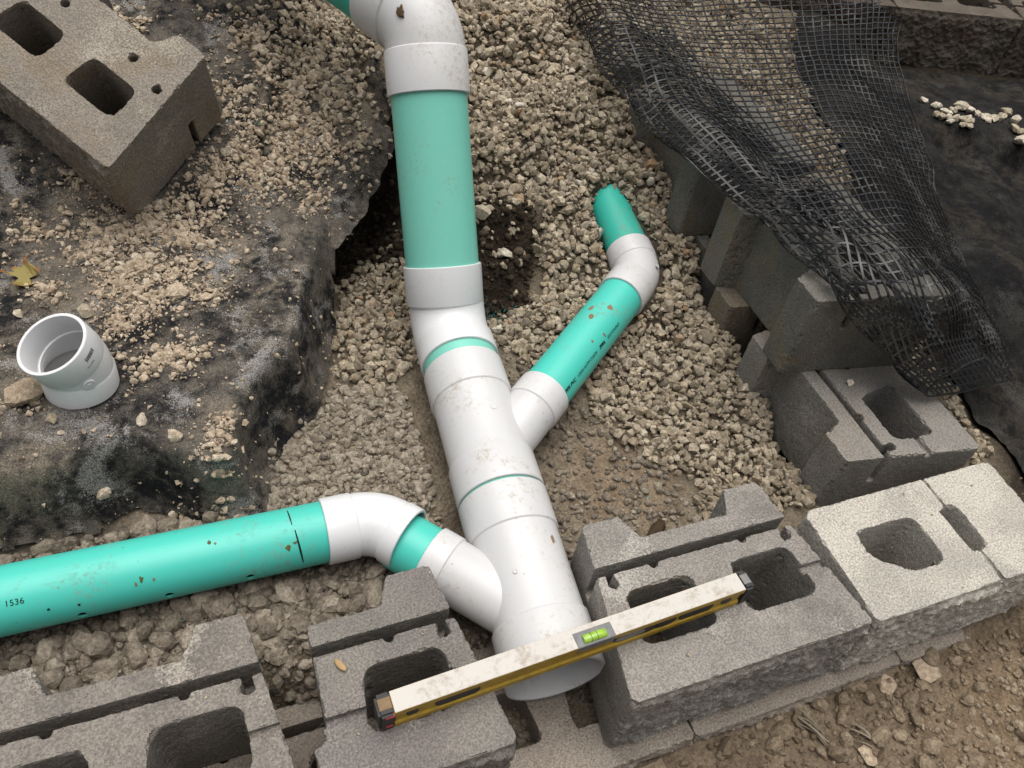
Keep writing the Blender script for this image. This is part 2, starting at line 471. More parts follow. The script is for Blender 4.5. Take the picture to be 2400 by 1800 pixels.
G_MAIN = [(-.17, 1.10), (-.10, 1.16), (.01, 1.17), (.055, 1.09), (.02, .99), (-.12, .93), (-.14, .86), (-.04, .80), (.02, .72), (.03, .62), (.10, .52), (.14, .40), (.18, .32), (.40, .27), (.45, .7), (.45, 1.5), (.6, 2.3), (-.24, 2.3), (-.22, 1.6), (-.18, 1.25)]
G_LEFT = [(-.51, .86), (-.42, .80), (-.35, .82), (-.30, .9), (-.20, .95), (-.2, 1.03), (-.25, 1.14), (-.36, 1.2), (-.46, 1.16), (-.48, 1.02)]
G_RIGHT = [(.40, 1.43), (.72, 1.36), (.72, .9), (.77, .82), (.81, .9), (.86, 1.1), (.93, 1.3), (1.03, 1.6), (1.15, 2.3), (.4, 2.3)]
G_STRIP = [(.695, .24), (.77, .26), (.775, .42), (.84, .62), (.95, .82), (.72, .92), (.695, .7)]
gx = graded(-1.6, 2.2, .0095, 40); gy = graded(-.75, 2.4, .0095, 40)
GX, GY = np.meshgrid(gx, gy)
GZ = ground_z(GX, GY)
far = np.maximum(np.abs(GX - .3) - 2.2, np.abs(GY - .8) - 1.9)
GZ = GZ * (1 - smooth(0, 4, far)) + smooth(0, 4, far) * 0.0
nx, ny = len(gx), len(gy)
idx = np.arange(nx * ny).reshape(ny, nx)
Q = np.stack([idx[:-1, :-1], idx[:-1, 1:], idx[1:, 1:], idx[1:, :-1]], -1).reshape(-1, 4)
gme = mesh_tris('ground', np.stack([GX, GY, GZ], -1).reshape(-1, 3), Q, True)
fx, fy = GX.ravel(), GY.ravel()
zc = np.tile(np.array([.215, .178, .132]), (fx.size, 1))
def paint(mask, rgb):
    global zc
    zc = zc * (1 - mask[:, None]) + np.array(rgb)[None] * mask[:, None]
wob = .05 * fbm2(fx, fy, 9, 3, 21)
for g_ in (G_MAIN, G_LEFT, G_RIGHT): paint(smooth(-.02, .05, sdist(fx, fy, g_)), (.10, .082, .06))      # shade of the gaps between stones, painted into the soil colour
paint(smooth(-.03, .02, sdist(fx, fy, [(-2, .29), (-.5, .29), (-.45, .45), (-.7, .58), (-2, .64)])), (.16, .138, .112))
paint(smooth(.08, -.05, fy + wob), (.20, .155, .11))                                  # brown soil in front
paint(smooth(.26, .02, np.hypot(fx - .52, fy + .24) + wob * 1.5), (.225, .165, .108))         # orange clay at the corner
paint(smooth(.14, .02, np.hypot((fx + .60) * .9, fy - .68) + wob), (.34, .285, .215))           # sandy patch under the fabric edge
paint(smooth(.17, .03, np.hypot((fx - .0) * 1.0, (fy - .47) * 1.0) + wob), (.235, .18, .125))    # bare dirt by the wye
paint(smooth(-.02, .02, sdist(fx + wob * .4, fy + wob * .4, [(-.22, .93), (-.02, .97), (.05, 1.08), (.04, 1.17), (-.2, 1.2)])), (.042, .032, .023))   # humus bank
paint(smooth(-.02, .03, sdist(fx, fy, [(-.5, 1.13), (-.26, 1.13), (-.2, 1.45), (-.5, 1.45)])), (.05, .04, .03))                # shade inside the hole, put into the soil colour
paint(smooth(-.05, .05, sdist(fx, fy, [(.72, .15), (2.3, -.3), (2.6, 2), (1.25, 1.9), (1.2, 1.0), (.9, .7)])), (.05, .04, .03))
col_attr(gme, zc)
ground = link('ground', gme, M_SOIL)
tag(ground, 'bare tan soil of the trench and the slope around it', None, None, 'structure')

def drape(name, poly, zfun, box, step, off, mat, keep=-.012, wr=1.0, cut=None, keepf=None):
    xs = np.arange(box[0], box[1], step); ys = np.arange(box[2], box[3], step)
    X, Y = np.meshgrid(xs, ys)
    d = sdist(X, Y, poly) + .008 * fbm2(X, Y, 30, 2, 8)
    gyd, gxd = np.gradient(d, step)
    if keepf is not None: keep = keepf(X, Y)
    Z = zfun(X, Y, d) + off
    Z = Z + wr * (.010 * fbm2(X, Y, 9, 3, 41) + .0045 * np.abs(fbm2(X + .3 * Y, Y - .2 * X, 26, 2, 43)) + .002 * fbm2(X, Y, 80, 2, 47))
    id_ = np.arange(X.size).reshape(X.shape)
    q = np.stack([id_[:-1, :-1], id_[:-1, 1:], id_[1:, 1:], id_[1:, :-1]], -1).reshape(-1, 4)
    ok = (d > keep).ravel()
    if cut is not None: ok &= cut(X, Y, d).ravel()
    q = q[ok[q].all(1)]
    cnt = np.zeros(X.size, int); np.add.at(cnt, q.ravel(), 1)
    rim = ((cnt > 0) & (cnt < 4)).reshape(X.shape) & (np.abs(d - keep) < step * 1.6)
    g2 = gxd ** 2 + gyd ** 2 + 1e-6
    mv = np.where(rim, (d - keep), 0)
    X = X - mv * gxd / g2; Y = Y - mv * gyd / g2
    used = np.unique(q); mp = -np.ones(X.size, int); mp[used] = np.arange(len(used))
    V = np.stack([X, Y, Z], -1).reshape(-1, 3)[used]
    return link(name, mesh_tris(name, V, mp[q], True), mat), V

HOLE = [(-.47, 1.02), (-.2, 1.02), (-.17, 1.42), (-.47, 1.42)]
def fab_z(X, Y, d):
    hole = smooth(0, .03, sdist(X, Y, HOLE))
    lo = ground_z(X, Y, False)
    lo = np.minimum(lo, low_z(X, Y))
    w0 = .05 * (1 - hole) + .004 * hole
    t = np.clip((d + .004) / w0, 0, 1); t = t * t * (3 - 2 * t)
    base = low_z(X, Y) + (plat_z(X, Y) - low_z(X, Y)) * t
    base = base - .03 * hole * smooth(.08, 0, d)
    fold = -.055 * np.exp(-(((X + .875) / .035) ** 2 + ((Y - .635) / .05) ** 2))        # gully at the front edge
    crease = .022 * np.exp(-((X + .535 - .45 * (Y - 1.45)) / .022) ** 2) * smooth(1.3, 1.4, Y) * smooth(1.75, 1.55, Y)
    slot = -.03 * np.exp(-((X + .50 - .45 * (Y - 1.45)) / .014) ** 2) * smooth(1.3, 1.4, Y) * smooth(1.7, 1.55, Y)
    return np.maximum(base + fold + crease + slot, ground_z(X, Y, False) + .002 if True else base)
fab, FV = drape('landscape_fabric', FABRIC, fab_z, (-1.65, -.2, .52, 2.35), .0068, .007, M_FABRIC, keepf=lambda X, Y: -.006 + .012 * (sdist(X, Y, HOLE) > 0))
tag(fab, 'dusty black landscape fabric draped over the bank left of the trench', 'fabric')

RFAB = [(.83, .05), (.80, .2), (.785, .34), (.79, .48), (.79, .6), (.80, .8), (.84, 1.0), (.90, 1.3), (1.0, 1.55), (1.15, 1.75), (1.62, 1.62), (2.6, 1.3), (2.6, -.5), (1.1, -.3)]
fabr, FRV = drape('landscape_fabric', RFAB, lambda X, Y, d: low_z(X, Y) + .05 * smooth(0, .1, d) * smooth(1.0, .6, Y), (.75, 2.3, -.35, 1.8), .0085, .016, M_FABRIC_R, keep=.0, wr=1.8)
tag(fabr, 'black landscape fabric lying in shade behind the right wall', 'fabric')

def fab_height(x, y):
    """height of the left sheet under a point"""
    return float(np.median(FV[np.argsort((FV[:, 0] - x) ** 2 + (FV[:, 1] - y) ** 2)[:6], 2]))

# ------------------------------------------------------------------ wall blocks
HB = .203
def rounded(x0, x1, y0, y1, r, n=5, top=None):
    if top: xa, xb = top
    else: xa, xb = x0, x1
    c = [(x0, y0), (x1, y0), (xb, y1), (xa, y1)]
    out = []
    m = len(c)
    for i in range(m):
        p = np.array(c[i]); a = np.array(c[i - 1]) - p; b = np.array(c[(i + 1) % m]) - p
        a /= np.linalg.norm(a); b /= np.linalg.norm(b)
        for k in range(n + 1):
            t = k / n
            out.append(tuple((1 - t) ** 2 * (p + a * r) + 2 * t * (1 - t) * p + t * t * (p + b * r)))
    return out

def columns(regions, step=.02):
    """regions: list of (polygon, z_bottom, z_top) later ones override; z_bottom None = empty. Returns V, F of the solid"""
    vs, es = [], []
    for poly, _, _ in regions:
        b = len(vs); vs += [Vector(p) for p in poly]
        es += [(b + i, b + (i + 1) % len(poly)) for i in range(len(poly))]
    r = delaunay_2d_cdt(vs, es, [], 0, 1e-6)
    P = np.array([(v[0], v[1]) for v in r[0]]); T = [tuple(f) for f in r[2]]
    cen = np.array([P[list(t)].mean(0) for t in T])
    zb = np.full(len(T), np.nan); zt = np.full(len(T), np.nan)
    for poly, b, t in regions:
        ins = sdist(cen[:, 0], cen[:, 1], poly) > 0
        if b is None: zb[ins] = np.nan; zt[ins] = np.nan
        else: zb[ins] = b; zt[ins] = t
    V, F, vid = [], [], {}
    def vi(i, z):
        k = (i, round(z, 5))
        if k not in vid: vid[k] = len(V); V.append((P[i][0], P[i][1], z))
        return vid[k]
    ed = {}
    for ti, t in enumerate(T):
        if np.isnan(zt[ti]): continue
        F.append([vi(i, zt[ti]) for i in t]); F.append([vi(i, zb[ti]) for i in reversed(t)])
        for a, b in zip(t, t[1:] + t[:1]): ed[(a, b)] = ti
    for (a, b), ti in ed.items():
        tj = ed.get((b, a)); spans = []
        if tj is None: spans = [(zb[ti], zt[ti])]
        else:
            if zt[ti] > zt[tj] + 1e-6: spans.append((max(zt[tj], zb[ti]), zt[ti]))
            if zb[ti] < zb[tj] - 1e-6: spans.append((zb[ti], min(zb[tj], zt[ti])))
        for lo, hi in spans:
            F.append([vi(a, lo), vi(b, lo), vi(b, hi), vi(a, hi)])
    return V, F

def finish_block(name, V, F, seed, split=True, split_x=None, rough=1.0, face_amp=.0062):
    me = mesh_pd(name, V, F)
    bm = bmesh.new(); bm.from_mesh(me); bmesh.ops.remove_doubles(bm, verts=bm.verts, dist=1e-5)
    bmesh.ops.recalc_face_normals(bm, faces=bm.faces); bm.to_mesh(me); bm.free()
    me = evaluated(me, [('REMESH', dict(mode='VOXEL', voxel_size=.0027, adaptivity=0.0))])
    n = len(me.vertices)
    P = np.empty(n * 3, np.float32); me.vertices.foreach_get('co', P); P = P.reshape(-1, 3).astype(float)
    N = np.empty(n * 3, np.float32); me.vertex_normals.foreach_get('vector', N); N = N.reshape(-1, 3).astype(float)
    P[:, 2] = np.where(P[:, 2] > -.0034, 0.0, P[:, 2]); P[:, 2] = np.where(P[:, 2] < -HB + .0034, -HB, P[:, 2])
    d = rough * (.0004 * fbm(P, 28, 2, seed) + .0009 * fbm(P, 150, 2, seed + 3))
    # ragged arrises: pull vertices near sharp edges inward here and there
    chip = np.clip(fbm(P, 110, 2, seed + 9) - .18, 0, 1) * .009 + np.clip(fbm(P, 25, 2, seed + 10) - .42, 0, 1) * .016
    edge = (np.abs(N).max(1) < .93)
    d = d - chip * edge
    P2 = P + N * d[:, None]
    if split:
        f = (N[:, 1] < -.35) & (P[:, 1] < .03) & (P[:, 2] < -.004)
        inner = smooth(0, .02, -P[:, 2]) * smooth(0, .02, P[:, 2] + HB)
        amp = face_amp * (.55 * fbm(P, 30, 3, seed + 5, .6) + .85 * fbm(P, 85, 3, seed + 15, .65)) * 1.3 - .005 * inner
        big = .006 * fbm(P, 10, 2, seed + 6)
        P2[:, 1] += np.where(f, (amp + big * inner) * (.25 + .75 * inner), 0)
        P2[:, 2] += np.where(f, .004 * fbm(P, 90, 2, seed + 7) * inner, 0)
        P2[:, 0] += np.where(f, .003 * fbm(P, 60, 2, seed + 8) * inner, 0)
    me.vertices.foreach_set('co', P2.astype(np.float32).ravel()); me.update()
    me.polygons.foreach_set('use_smooth', np.ones(len(me.polygons), bool))
    me.set_sharp_from_angle(angle=math.radians(42))
    return me

def slot_front(w, y, dn=.0055):
    return [(-w, y), (-.098, y), (-.0905, y - dn), (-.083, y), (.083, y), (.0905, y - dn), (.098, y), (w, y)]

def kidney(sx):
    pts = [(.1635, .206), (.1635, .195)]
    for k in range(9):
        a = math.radians(150 + k * 30)
        pts.append((.1705 + .0095 * math.cos(a), .187 + .0095 * math.sin(a)))
    pts += [(.1775, .206)]
    pts = [(sx * x, y) for x, y in pts]
    return pts if sx > 0 else pts[::-1]

def circle(cx, cy, r, n=12):
    return [(cx + r * math.cos(2 * math.pi * k / n), cy + r * math.sin(2 * math.pi * k / n)) for k in range(n)]

W0, W1, W2, YT = .2242, .193, .179, .3036
def wid(y): return W0 + (W1 - W0) * y / .205 if y < .205 else W1 + (W2 - W1) * (y - .205) / (YT - .205)
OUT = [(-W0 + .007, -.001), (W0 - .007, -.001), (W0, .007), (wid(.205), .205), (W2 + .001, YT - .005), (W2 - .005, YT), (.108, YT), (.0871, .255), (-.0871, .255), (-.108, YT),
       (-W2 + .005, YT), (-W2 - .001, YT - .005), (-wid(.205), .205), (-W0, .007)]
def core(s):
    c = rounded(.028, .166, .075, .168, .022, 5, (.040, .160))
    return c if s > 0 else [(-x, y) for x, y in c][::-1]
SLOT = slot_front(.30, .205)
SLOT = [(-.30, .2205)] + SLOT + [(.30, .2205)]
def std_regions():
    r = [(OUT, -HB, 0.0), (SLOT, -HB, -.082)]
    r += [([(s * .155, .1125), (s * .30, .1125), (s * .30, .1265), (s * .155, .1265)][::s], -HB, -.011) for s in (1, -1)]
    r += [(kidney(1), None, 0), (kidney(-1), None, 0)]
    r += [(circle(s * .087, .2035, .0085), -HB + .05, -.082) for s in (1, -1)]
    r += [(core(1), None, 0), (core(-1), None, 0)]
    return r
def clip_outline(regs):
    """slot and groove run past the sides: cut everything to the outline"""
    return regs
def std_block(name, seed, extra=None):
    regs = std_regions()
    if extra: regs += extra
    big = [(-.5, -.3), (.5, -.3), (.5, .6), (-.5, .6)]
    # empty everything outside the outline by ring quads
    V, F = columns_masked(regs, OUT)
    return finish_block(name, V, F, seed)

def columns_masked(regs, outline):
    out = []
    global _MASK
    _MASK = outline
    vs, es = [], []
    for poly, _, _ in regs:
        b = len(vs); vs += [Vector(p) for p in poly]
        es += [(b + i, b + (i + 1) % len(poly)) for i in range(len(poly))]
    r = delaunay_2d_cdt(vs, es, [], 0, 1e-6)
    P = np.array([(v[0], v[1]) for v in r[0]]); T = [tuple(f) for f in r[2]]
    cen = np.array([P[list(t)].mean(0) for t in T])
    zb = np.full(len(T), np.nan); zt = np.full(len(T), np.nan)
    for poly, b, t in regs:
        ins = sdist(cen[:, 0], cen[:, 1], poly) > 0
        if b is None: zb[ins] = np.nan; zt[ins] = np.nan
        else: zb[ins] = b; zt[ins] = t
    outm = sdist(cen[:, 0], cen[:, 1], outline) < 0
    zb[outm] = np.nan; zt[outm] = np.nan
    V, F, vid = [], [], {}
    def vi(i, z):
        k = (i, round(float(z), 5))
        if k not in vid: vid[k] = len(V); V.append((P[i][0], P[i][1], float(z)))
        return vid[k]
    ed = {}
    for ti, t in enumerate(T):
        if np.isnan(zt[ti]): continue
        F.append([vi(i, zt[ti]) for i in t]); F.append([vi(i, zb[ti]) for i in reversed(t)])
        for a, b in zip(t, t[1:] + t[:1]): ed[(a, b)] = ti
    for (a, b), ti in ed.items():
        tj = ed.get((b, a)); spans = []
        if tj is None: spans = [(zb[ti], zt[ti])]
        else:
            if zt[ti] > zt[tj] + 1e-6: spans.append((max(zt[tj], zb[ti]), zt[ti]))
            if zb[ti] < zb[tj] - 1e-6: spans.append((zb[ti], min(zb[tj], zt[ti])))
        for lo, hi in spans:
            F.append([vi(a, lo), vi(b, lo), vi(b, hi), vi(a, hi)])
    return V, F

me_std = std_block('retaining_block', 1)
me_std2 = std_block('retaining_block_b', 57)
me_L = me_std2

def flipped():
    """the loose block lies upside down: smooth underside up, with pin holes, the slot below"""
    regs = std_regions()[:2]
    for s in (1, -1):
        c = rounded(.032, .152, .080, .156, .020, 5, (.034, .146))
        regs.append((c if s > 0 else [(-x, y) for x, y in c][::-1], None, 0))
        regs.append((circle(s * .087, .2035, .0095), -HB + .06, -.082))
        regs.append((circle(s * .166, .183, .0095), -HB + .06, 0))
    V, F = columns_masked(regs, OUT)
    V = [(-x, y, -z - HB) for x, y, z in V]
    return finish_block('retaining_block_e', V, F, 23, face_amp=.006)
me_E = flipped()

def half_block():
    cut = [(-.026, .10), (-.026, .34), (.5, .34), (.5, -.1), (-.042, -.1), (-.048, .03), (-.044, .085), (-.036, .10)]
    regs = std_regions()
    regs[0] = (OUT, -HB, 0.0)
    V, F = columns_masked2(regs, OUT, cut)
    return finish_block('retaining_block_a', V, F, 77)
def columns_masked2(regs, outline, cut):
    regs2 = regs + [(cut, 'cut', 0)]
    vs, es = [], []
    for poly, _, _ in regs2:
        b = len(vs); vs += [Vector(p) for p in poly]
        es += [(b + i, b + (i + 1) % len(poly)) for i in range(len(poly))]
    r = delaunay_2d_cdt(vs, es, [], 0, 1e-6)
    P = np.array([(v[0], v[1]) for v in r[0]]); T = [tuple(f) for f in r[2]]
    cen = np.array([P[list(t)].mean(0) for t in T])
    zb = np.full(len(T), np.nan); zt = np.full(len(T), np.nan)
    for poly, b, t in regs:
        ins = sdist(cen[:, 0], cen[:, 1], poly) > 0
        if b is None: zb[ins] = np.nan; zt[ins] = np.nan
        else: zb[ins] = b; zt[ins] = t
    m = (sdist(cen[:, 0], cen[:, 1], outline) < 0) | (sdist(cen[:, 0], cen[:, 1], cut) < 0)
    zb[m] = np.nan; zt[m] = np.nan
    # the scored groove from the core to the cut side
    g = [(-.2, .098), (.03, .098), (.03, .112), (-.2, .112)]
    V, F, vid = [], [], {}
    def vi(i, z):
        k = (i, round(float(z), 5))
        if k not in vid: vid[k] = len(V); V.append((P[i][0], P[i][1], float(z)))
        return vid[k]
    ed = {}
    for ti, t in enumerate(T):
        if np.isnan(zt[ti]): continue
        F.append([vi(i, zt[ti]) for i in t]); F.append([vi(i, zb[ti]) for i in reversed(t)])
        for a, b in zip(t, t[1:] + t[:1]): ed[(a, b)] = ti
    for (a, b), ti in ed.items():
        tj = ed.get((b, a)); spans = []
        if tj is None: spans = [(zb[ti], zt[ti])]
        else:
            if zt[ti] > zt[tj] + 1e-6: spans.append((max(zt[tj], zb[ti]), zt[ti]))
            if zb[ti] < zb[tj] - 1e-6: spans.append((zb[ti], min(zb[tj], zt[ti])))
        for lo, hi in spans:
            F.append([vi(a, lo), vi(b, lo), vi(b, hi), vi(a, hi)])
    return V, F
_std = std_regions
def std_regions_half():
    r = _std()
    r.insert(2, ([(-.2, .098), (.035, .098), (.035, .112), (-.2, .112)], -HB, -.013))
    return r
def make_half():
    cut = [(-.026, .104), (-.026, .34), (.5, .34), (.5, -.1), (-.050, -.1), (-.052, .02), (-.046, .06), (-.050, .085), (-.040, .097)]
    V, F = columns_masked2(std_regions_half(), OUT, cut)
    return finish_block('retaining_block_a', V, F, 77)
me_A = make_half()

def corner_block():
    o = [(.008, -.001), (.439, -.001), (.447, .008), (.447, .214), (.439, .222), (.05, .222), (.012, .222), (0, .210), (0, .18), (.002, .06), (0, .008)]
    regs = [(o, -HB, 0.0)]
    cx = .229
    k = [(.30, .149), (.306, .156), (.32, .159), (.38, .1595), (.415, .158), (.426, .154), (.431, .145), (.4325, .11), (.432, .076), (.426, .065), (.413, .061), (.37, .0605), (.352, .068), (.314, .092), (.302, .106), (.297, .127)]
    k = [(x - cx, y) for x, y in k][::-1]
    s = rounded(.491 - cx, .533 - cx, .061, .158, .0205, 6)
    g = .509 - cx
    regs.append(([(g - .0035, -.1), (g + .0035, -.1), (g + .0035, .3), (g - .0035, .3)], -HB, -.007))
    regs.append((k, None, 0)); regs.append((s, None, 0))
    V, F = columns_masked(regs, o)
    return finish_block('corner_block', V, F, 131)
me_C = corner_block()

def put(name, me, mat, loc, rz, label, group, cat='block', rot=None):
    o = bpy.data.objects.new(name, me); COL.objects.link(o)
    if not me.materials: me.materials.append(mat)
    o.material_slots[0].link = 'OBJECT'; o.material_slots[0].material = mat
    if rot is not None:
        o.matrix_world = rot
    else:
        o.location = loc; o.rotation_euler = (0, 0, rz)
    return tag(o, label, cat, group)

FR = 'blocks of the front wall course'
put('retaining_block', me_std, M_CONC_B, (0, 0, 0), 0, 'grey two-core wall block under the right half of the spirit level', FR)
put('retaining_block', me_A, M_CONC_A, (-.629, 0, 0), math.radians(.4), 'short cut wall block with one core left of the pipe outlet', FR)
put('retaining_block', me_L, M_CONC_L, (-.921, 0, 0), 0, 'dusty grey wall block at the bottom left corner of the picture', FR)
put('corner_block', me_C, M_CONC_C, (.229, -.002, 0), 0, 'pale beige corner block with one square core and one slot', FR)
for i, bx in enumerate((-1.176, -.727, -.29, .158, .606)):
    lab = ['muddy base course block under the bottom left corner block', 'muddy base course block under the cut block', 'muddy base course block showing below the pipe outlet',
           'muddy base course block below the split face of the two-core block', 'muddy base course block below the beige corner block'][i]
    put('base_block', me_std2, M_CONC_BASE, (bx, -.030, -HB - .001), 0, lab, 'base course blocks')
RW = 'blocks of the right wall'
for yc, m, me, lab in ((.475, M_CONC_R1, me_std2, 'grey block with one open core showing behind the beige corner block'),
                   (.925, M_CONC_R, me_std, 'lower course block of the right wall, its tail behind the gravel'),
                   (1.375, M_CONC_R, me_L, 'lower course block of the right wall farthest back in the gravel')):
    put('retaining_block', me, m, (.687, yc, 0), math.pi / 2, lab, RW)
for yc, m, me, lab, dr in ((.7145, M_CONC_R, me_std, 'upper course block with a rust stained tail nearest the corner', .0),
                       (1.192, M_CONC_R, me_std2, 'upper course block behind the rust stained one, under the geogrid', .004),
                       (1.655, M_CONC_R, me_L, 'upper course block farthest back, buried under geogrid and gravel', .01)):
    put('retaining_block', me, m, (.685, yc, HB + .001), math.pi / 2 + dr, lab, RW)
FW = 'blocks of the far wall'
ez = (.953, -.302)
for k, lab in ((-1, 'shaded split-face block of the far wall behind the geogrid'), (0, 'brown split-face block at the top right corner'), (1, 'split-face block at the right end of the far wall')):
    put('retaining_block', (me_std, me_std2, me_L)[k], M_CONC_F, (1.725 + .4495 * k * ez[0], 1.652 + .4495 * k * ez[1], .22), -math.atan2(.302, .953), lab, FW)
ME = Matrix(((0.6079998, 0.78960111, -0.08286333, -.98613), (-0.73053436, 0.51552035, -0.44783738, 1.29813), (-0.31089516, 0.33281954, 0.89026701, .31975), (0, 0, 0, 1)))
put('retaining_block', me_E, M_CONC_E, None, 0, 'weathered block lying upside down and tilted on the fabric', None, 'block', ME)

# ------------------------------------------------------------------ pipe work
def frame(d):
    d = np.asarray(d, float) / np.linalg.norm(d)
    u = np.cross(d, (0, 0, 1.0))
    if np.linalg.norm(u) < 1e-3: u = np.array((1.0, 0, 0))
    u /= np.linalg.norm(u)
    return d, u, np.cross(u, d)

def lathe(P, d, prof, seg=72, closed=True):
    """surface of revolution about the line P + t d; prof is a closed list of (t, r)"""
    d, u, w = frame(d); V, F = [], []
    n = len(prof)
    for t, r in prof:
        for k in range(seg):
            a = 2 * math.pi * k / seg
            V.append(np.asarray(P) + d * t + r * (math.cos(a) * u + math.sin(a) * w))
    for i in range(n if closed else n - 1):
        j = (i + 1) % n
        for k in range(seg):
            k2 = (k + 1) % seg
            F.append((i * seg + k, i * seg + k2, j * seg + k2, j * seg + k))
    return V, F

def tubeprof(t0, t1, ro, ri, b=.0012):
    return [(t0, ri), (t0, ro - b), (t0 + b, ro), (t1 - b, ro), (t1, ro - b), (t1, ri)]

def merge(parts):
    V, F = [], []
    for v, f in parts:
        b = len(V); V += list(v); F += [tuple(i + b for i in q) for q in f]
    return V, F

def part(name, vf, mat, parent, base, auto=True):
    V, F = vf
    me = mesh_pd(name, shift(V, base), F)
    bm = bmesh.new(); bm.from_mesh(me); bmesh.ops.recalc_face_normals(bm, faces=bm.faces)
    for f in bm.faces: f.smooth = True
    for e in bm.edges:
        if len(e.link_faces) == 2 and e.calc_face_angle(0) > math.radians(38): e.smooth = False
    bm.to_mesh(me); bm.free()
    return link(name, me, mat, parent)

def bend(P, d0, d1, R, r, ri, seg=64, steps=14, c0=0.0):
    """elbow: arc tangent to d0 at start and d1 at end with its vertex at P"""
    d0 = np.asarray(d0, float) / np.linalg.norm(d0); d1 = np.asarray(d1, float) / np.linalg.norm(d1)
    th = math.acos(np.clip(d0 @ d1, -1, 1)); L = R * math.tan(th / 2)
    n = d1 - d0 * (d0 @ d1); n /= np.linalg.norm(n)
    S = np.asarray(P) - d0 * L; Cc = S + n * R
    bn = np.cross(d0, n)
    rings = []
    for k in range(steps + 1):
        a = th * k / steps
        c = Cc - n * R * math.cos(a) + d0 * R * math.sin(a)
        rad = -n * math.cos(a) + d0 * math.sin(a)
        rings.append((c, rad))
    V, F = [], []
    for rr in (r, ri):
        for c, rad in rings:
            for j in range(seg):
                b = 2 * math.pi * j / seg
                V.append(c + rr * (math.cos(b) * rad + math.sin(b) * bn))
    m = steps + 1
    for i in range(steps):
        for j in range(seg):
            j2 = (j + 1) % seg
            F.append((i * seg + j, i * seg + j2, (i + 1) * seg + j2, (i + 1) * seg + j))
            o = m * seg
            F.append((o + i * seg + j, o + (i + 1) * seg + j, o + (i + 1) * seg + j2, o + i * seg + j2))
    for i in (0, steps):
        for j in range(seg):
            j2 = (j + 1) % seg; o = m * seg
            F.append((i * seg + j, i * seg + j2, o + i * seg + j2, o + i * seg + j))
    return (V, F), S, np.asarray(P) + d1 * L

def cyl_patch(P, d, r, t, ang, rt, ra, seed=0, n=22, off=.0007, rag=.3):
    """irregular blot lying on a pipe; ang is measured from up towards the u side"""
    d, u, w = frame(d); rr = np.random.default_rng(seed)
    amp = 1 + rag * (rr.random(n) - .5) * 2
    amp = (amp + np.roll(amp, 1)) / 2
    V = []; rings = 3
    V.append(np.asarray(P) + d * t + (r + off * 1.6) * (math.cos(ang) * w + math.sin(ang) * u))
    for q in range(1, rings + 1):
        for k in range(n):
            a = 2 * math.pi * k / n; s = q / rings
            tt = t + rt * s * amp[k] * math.cos(a); aa = ang + ra / r * s * amp[k] * math.sin(a)
            o = off * (1.5 if q < rings else -.6)
            V.append(np.asarray(P) + d * tt + (r + o) * (math.cos(aa) * w + math.sin(aa) * u))
    F = [(0, 1 + k, 1 + (k + 1) % n) for k in range(n)]
    for q in range(rings - 1):
        for k in range(n):
            a, b = 1 + q * n + k, 1 + q * n + (k + 1) % n
            F.append((a, a + n, b + n, b))
    return V, F

def wrapped_text(body, size, P, d, r, t0, ang, flip, thick=.0006, shear=0.0, spacing=1.0, bold=0.0):
    cu = bpy.data.curves.new('print', 'FONT'); cu.body = body; cu.size = size; cu.shear = shear; cu.space_character = spacing
    cu.offset = bold
    o = bpy.data.objects.new('print', cu); COL.objects.link(o)
    dg = bpy.context.evaluated_depsgraph_get(); dg.update()
    me = bpy.data.meshes.new_from_object(o.evaluated_get(dg))
    bpy.data.objects.remove(o, do_unlink=True)
    d, u, w = frame(d)
    V = np.array([v.co[:] for v in me.vertices]); F = [tuple(p.vertices) for p in me.polygons]
    s = -1 if flip else 1
    out = []
    for x, y, _ in V:
        t = t0 + s * x; a = ang - s * (y - size * .35) / r
        out.append(np.asarray(P) + d * t + (r + thick) * (math.cos(a) * w + math.sin(a) * u))
    bpy.data.meshes.remove(me)
    return out, F

A0 = np.array([-.291, .1, -.1]); MD = np.array([-.242, .8, -.074]) - A0; MD /= np.linalg.norm(MD)
def on_main(t): return A0 + MD * t
BASE = on_main(.2) * np.array([1, 1, 0]) + np.array([0, 0, -.19])
asm = empty('drainpipe_assembly', BASE, 'green and white drain pipe run with two wye branches in the trench', 'drain pipe')
HR, BR, PR, IR = .0852, .0812, .0797, .0755
def main_fit(t0, ts0, ts1, t1):
    return [(t0, .0792), (t0, HR - .0012), (t0 + .0012, HR), (ts0 - .0016, HR), (ts0, HR - .0007), (ts0 + .0018, BR + .0008), (ts0 + .005, BR), (ts1 - .005, BR), (ts1 - .0018, BR + .0008), (ts1, HR - .0007), (ts1 + .0016, HR),
            (t1 - .0012, HR), (t1, HR - .0012), (t1, .0792), (t1 - .055, .0792), (t1 - .056, IR), (t0 + .078, IR), (t0 + .077, .0792)]

# lower wye at the outlet
P2 = on_main(.1003); D2 = np.array([-.66, .75, .03]); D2 /= np.linalg.norm(D2)
w2 = part('wye', merge([lathe(A0, MD, main_fit(.0, .092, .259, .340), 96),
                        lathe(P2, D2, [(.045, .0535), (.045, .0555), (.1775, .0555), (.1785, .0562), (.1805, .0585), (.2185, .0585), (.22, .0572), (.22, .0535), (.17, .0535)], 72)]), M_WHITE, asm, BASE)
